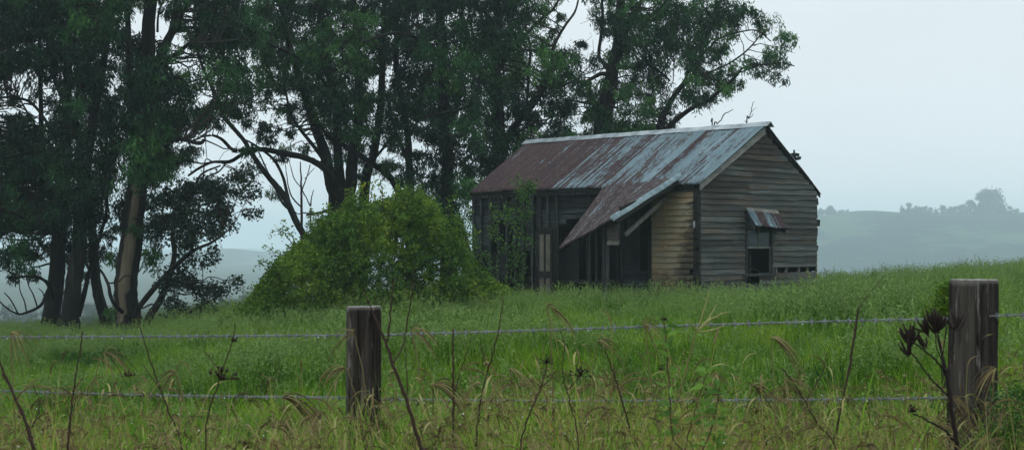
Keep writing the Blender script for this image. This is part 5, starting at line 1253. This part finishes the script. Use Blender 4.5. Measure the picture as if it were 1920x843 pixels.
# ------------------------------------------------------------------ haze
mb = MB(); mb.box((-4300, -30, -34), (4300, 5200, 58)); hz = mb.build('haze', NT('haze').m); hz['kind'] = 'stuff'; tag(hz, 'thin pale rain mist filling the valley air', 'haze')
m = hz.data.materials[0]; nt = m.node_tree; nt.nodes.clear(); o = nt.nodes.new('ShaderNodeOutputMaterial'); v = nt.nodes.new('ShaderNodeVolumePrincipled'); v.inputs['Color'].default_value = (.77, .94, 1.0, 1); v.inputs['Density'].default_value = .0006; v.inputs['Anisotropy'].default_value = .2
nt.links.new(v.outputs[0], o.inputs['Volume'])

# ------------------------------------------------------------------ sky, sun, camera
w = bpy.data.worlds.new('World'); sc.world = w; w.use_nodes = True; nt = w.node_tree; nt.nodes.clear()
out = nt.nodes.new('ShaderNodeOutputWorld'); bg = nt.nodes.new('ShaderNodeBackground'); bg.inputs[1].default_value = .1
sky = nt.nodes.new('ShaderNodeTexSky'); sky.sky_type = 'NISHITA'; sky.sun_disc = False; EL, AZ = math.radians(55), math.radians(200)
sky.sun_elevation = EL; sky.sun_rotation = AZ; sky.air_density = 1; sky.dust_density = 6; sky.ozone_density = 1
tc = nt.nodes.new('ShaderNodeTexCoord'); sx = nt.nodes.new('ShaderNodeSeparateXYZ'); nt.links.new(tc.outputs['Generated'], sx.inputs[0])
rp = nt.nodes.new('ShaderNodeValToRGB'); nt.links.new(sx.outputs[2], rp.inputs[0])
els = rp.color_ramp.elements; els[0].position = 0; els[0].color = (.43, .475, .50, 1); els[1].position = 1; els[1].color = (.80, .89, .93, 1); e = els.new(.16); e.color = (.425, .465, .485, 1)
mp = nt.nodes.new('ShaderNodeMapping'); mp.inputs['Scale'].default_value = (1.2, 1.2, 4); nt.links.new(tc.outputs['Generated'], mp.inputs[0])
nz = nt.nodes.new('ShaderNodeTexNoise'); nz.inputs['Scale'].default_value = 2.2; nz.inputs['Detail'].default_value = 4; nt.links.new(mp.outputs[0], nz.inputs['Vector'])
mr = nt.nodes.new('ShaderNodeMapRange'); mr.inputs[1].default_value = .3; mr.inputs[2].default_value = .7; mr.inputs[3].default_value = 19.2; mr.inputs[4].default_value = 20.8; nt.links.new(nz.outputs[0], mr.inputs[0])
vm = nt.nodes.new('ShaderNodeVectorMath'); vm.operation = 'SCALE'; nt.links.new(rp.outputs[0], vm.inputs[0]); nt.links.new(mr.outputs[0], vm.inputs['Scale'])
mx = nt.nodes.new('ShaderNodeMix'); mx.data_type = 'RGBA'; mx.inputs[0].default_value = .93; nt.links.new(sky.outputs[0], mx.inputs[6]); nt.links.new(vm.outputs[0], mx.inputs[7])
nt.links.new(mx.outputs[2], bg.inputs[0]); nt.links.new(bg.outputs[0], out.inputs[0])
sl = bpy.data.lights.new('sun', 'SUN'); sl.energy = .9; sl.angle = math.radians(40); sl.color = (1, .97, .92); so = bpy.data.objects.new('sun', sl); link(so)
dvec = Vector((math.sin(AZ) * math.cos(EL), math.cos(AZ) * math.cos(EL), math.sin(EL))); so.rotation_euler = dvec.to_track_quat('Z', 'Y').to_euler()
cam = bpy.data.cameras.new('camera'); co = bpy.data.objects.new('camera', cam); link(co); co.location = (0, 0, EYE); co.rotation_euler = (PI / 2, 0, 0)
cam.sensor_width = 36; cam.lens = 36 * F / 1920; cam.shift_y = (HY - 421.5) / 1920; cam.clip_start = .1; cam.clip_end = 8000
sc.camera = co
cam.dof.use_dof = True; cam.dof.focus_distance = 22; cam.dof.aperture_fstop = 9
sc.view_settings.view_transform = 'Standard'; sc.view_settings.look = 'None'; sc.view_settings.exposure = 0; sc.view_settings.gamma = 1
sc.render.engine = 'CYCLES'; c = sc.cycles; c.max_bounces = 6; c.diffuse_bounces = 3; c.glossy_bounces = 2; c.transmission_bounces = 4; c.volume_bounces = 2; c.transparent_max_bounces = 4
c.use_denoising = True;  c.caustics_reflective = False; c.caustics_refractive = False
try: c.denoiser = 'OPENIMAGEDENOISE'; c.denoising_prefilter = 'ACCURATE'
except Exception: pass
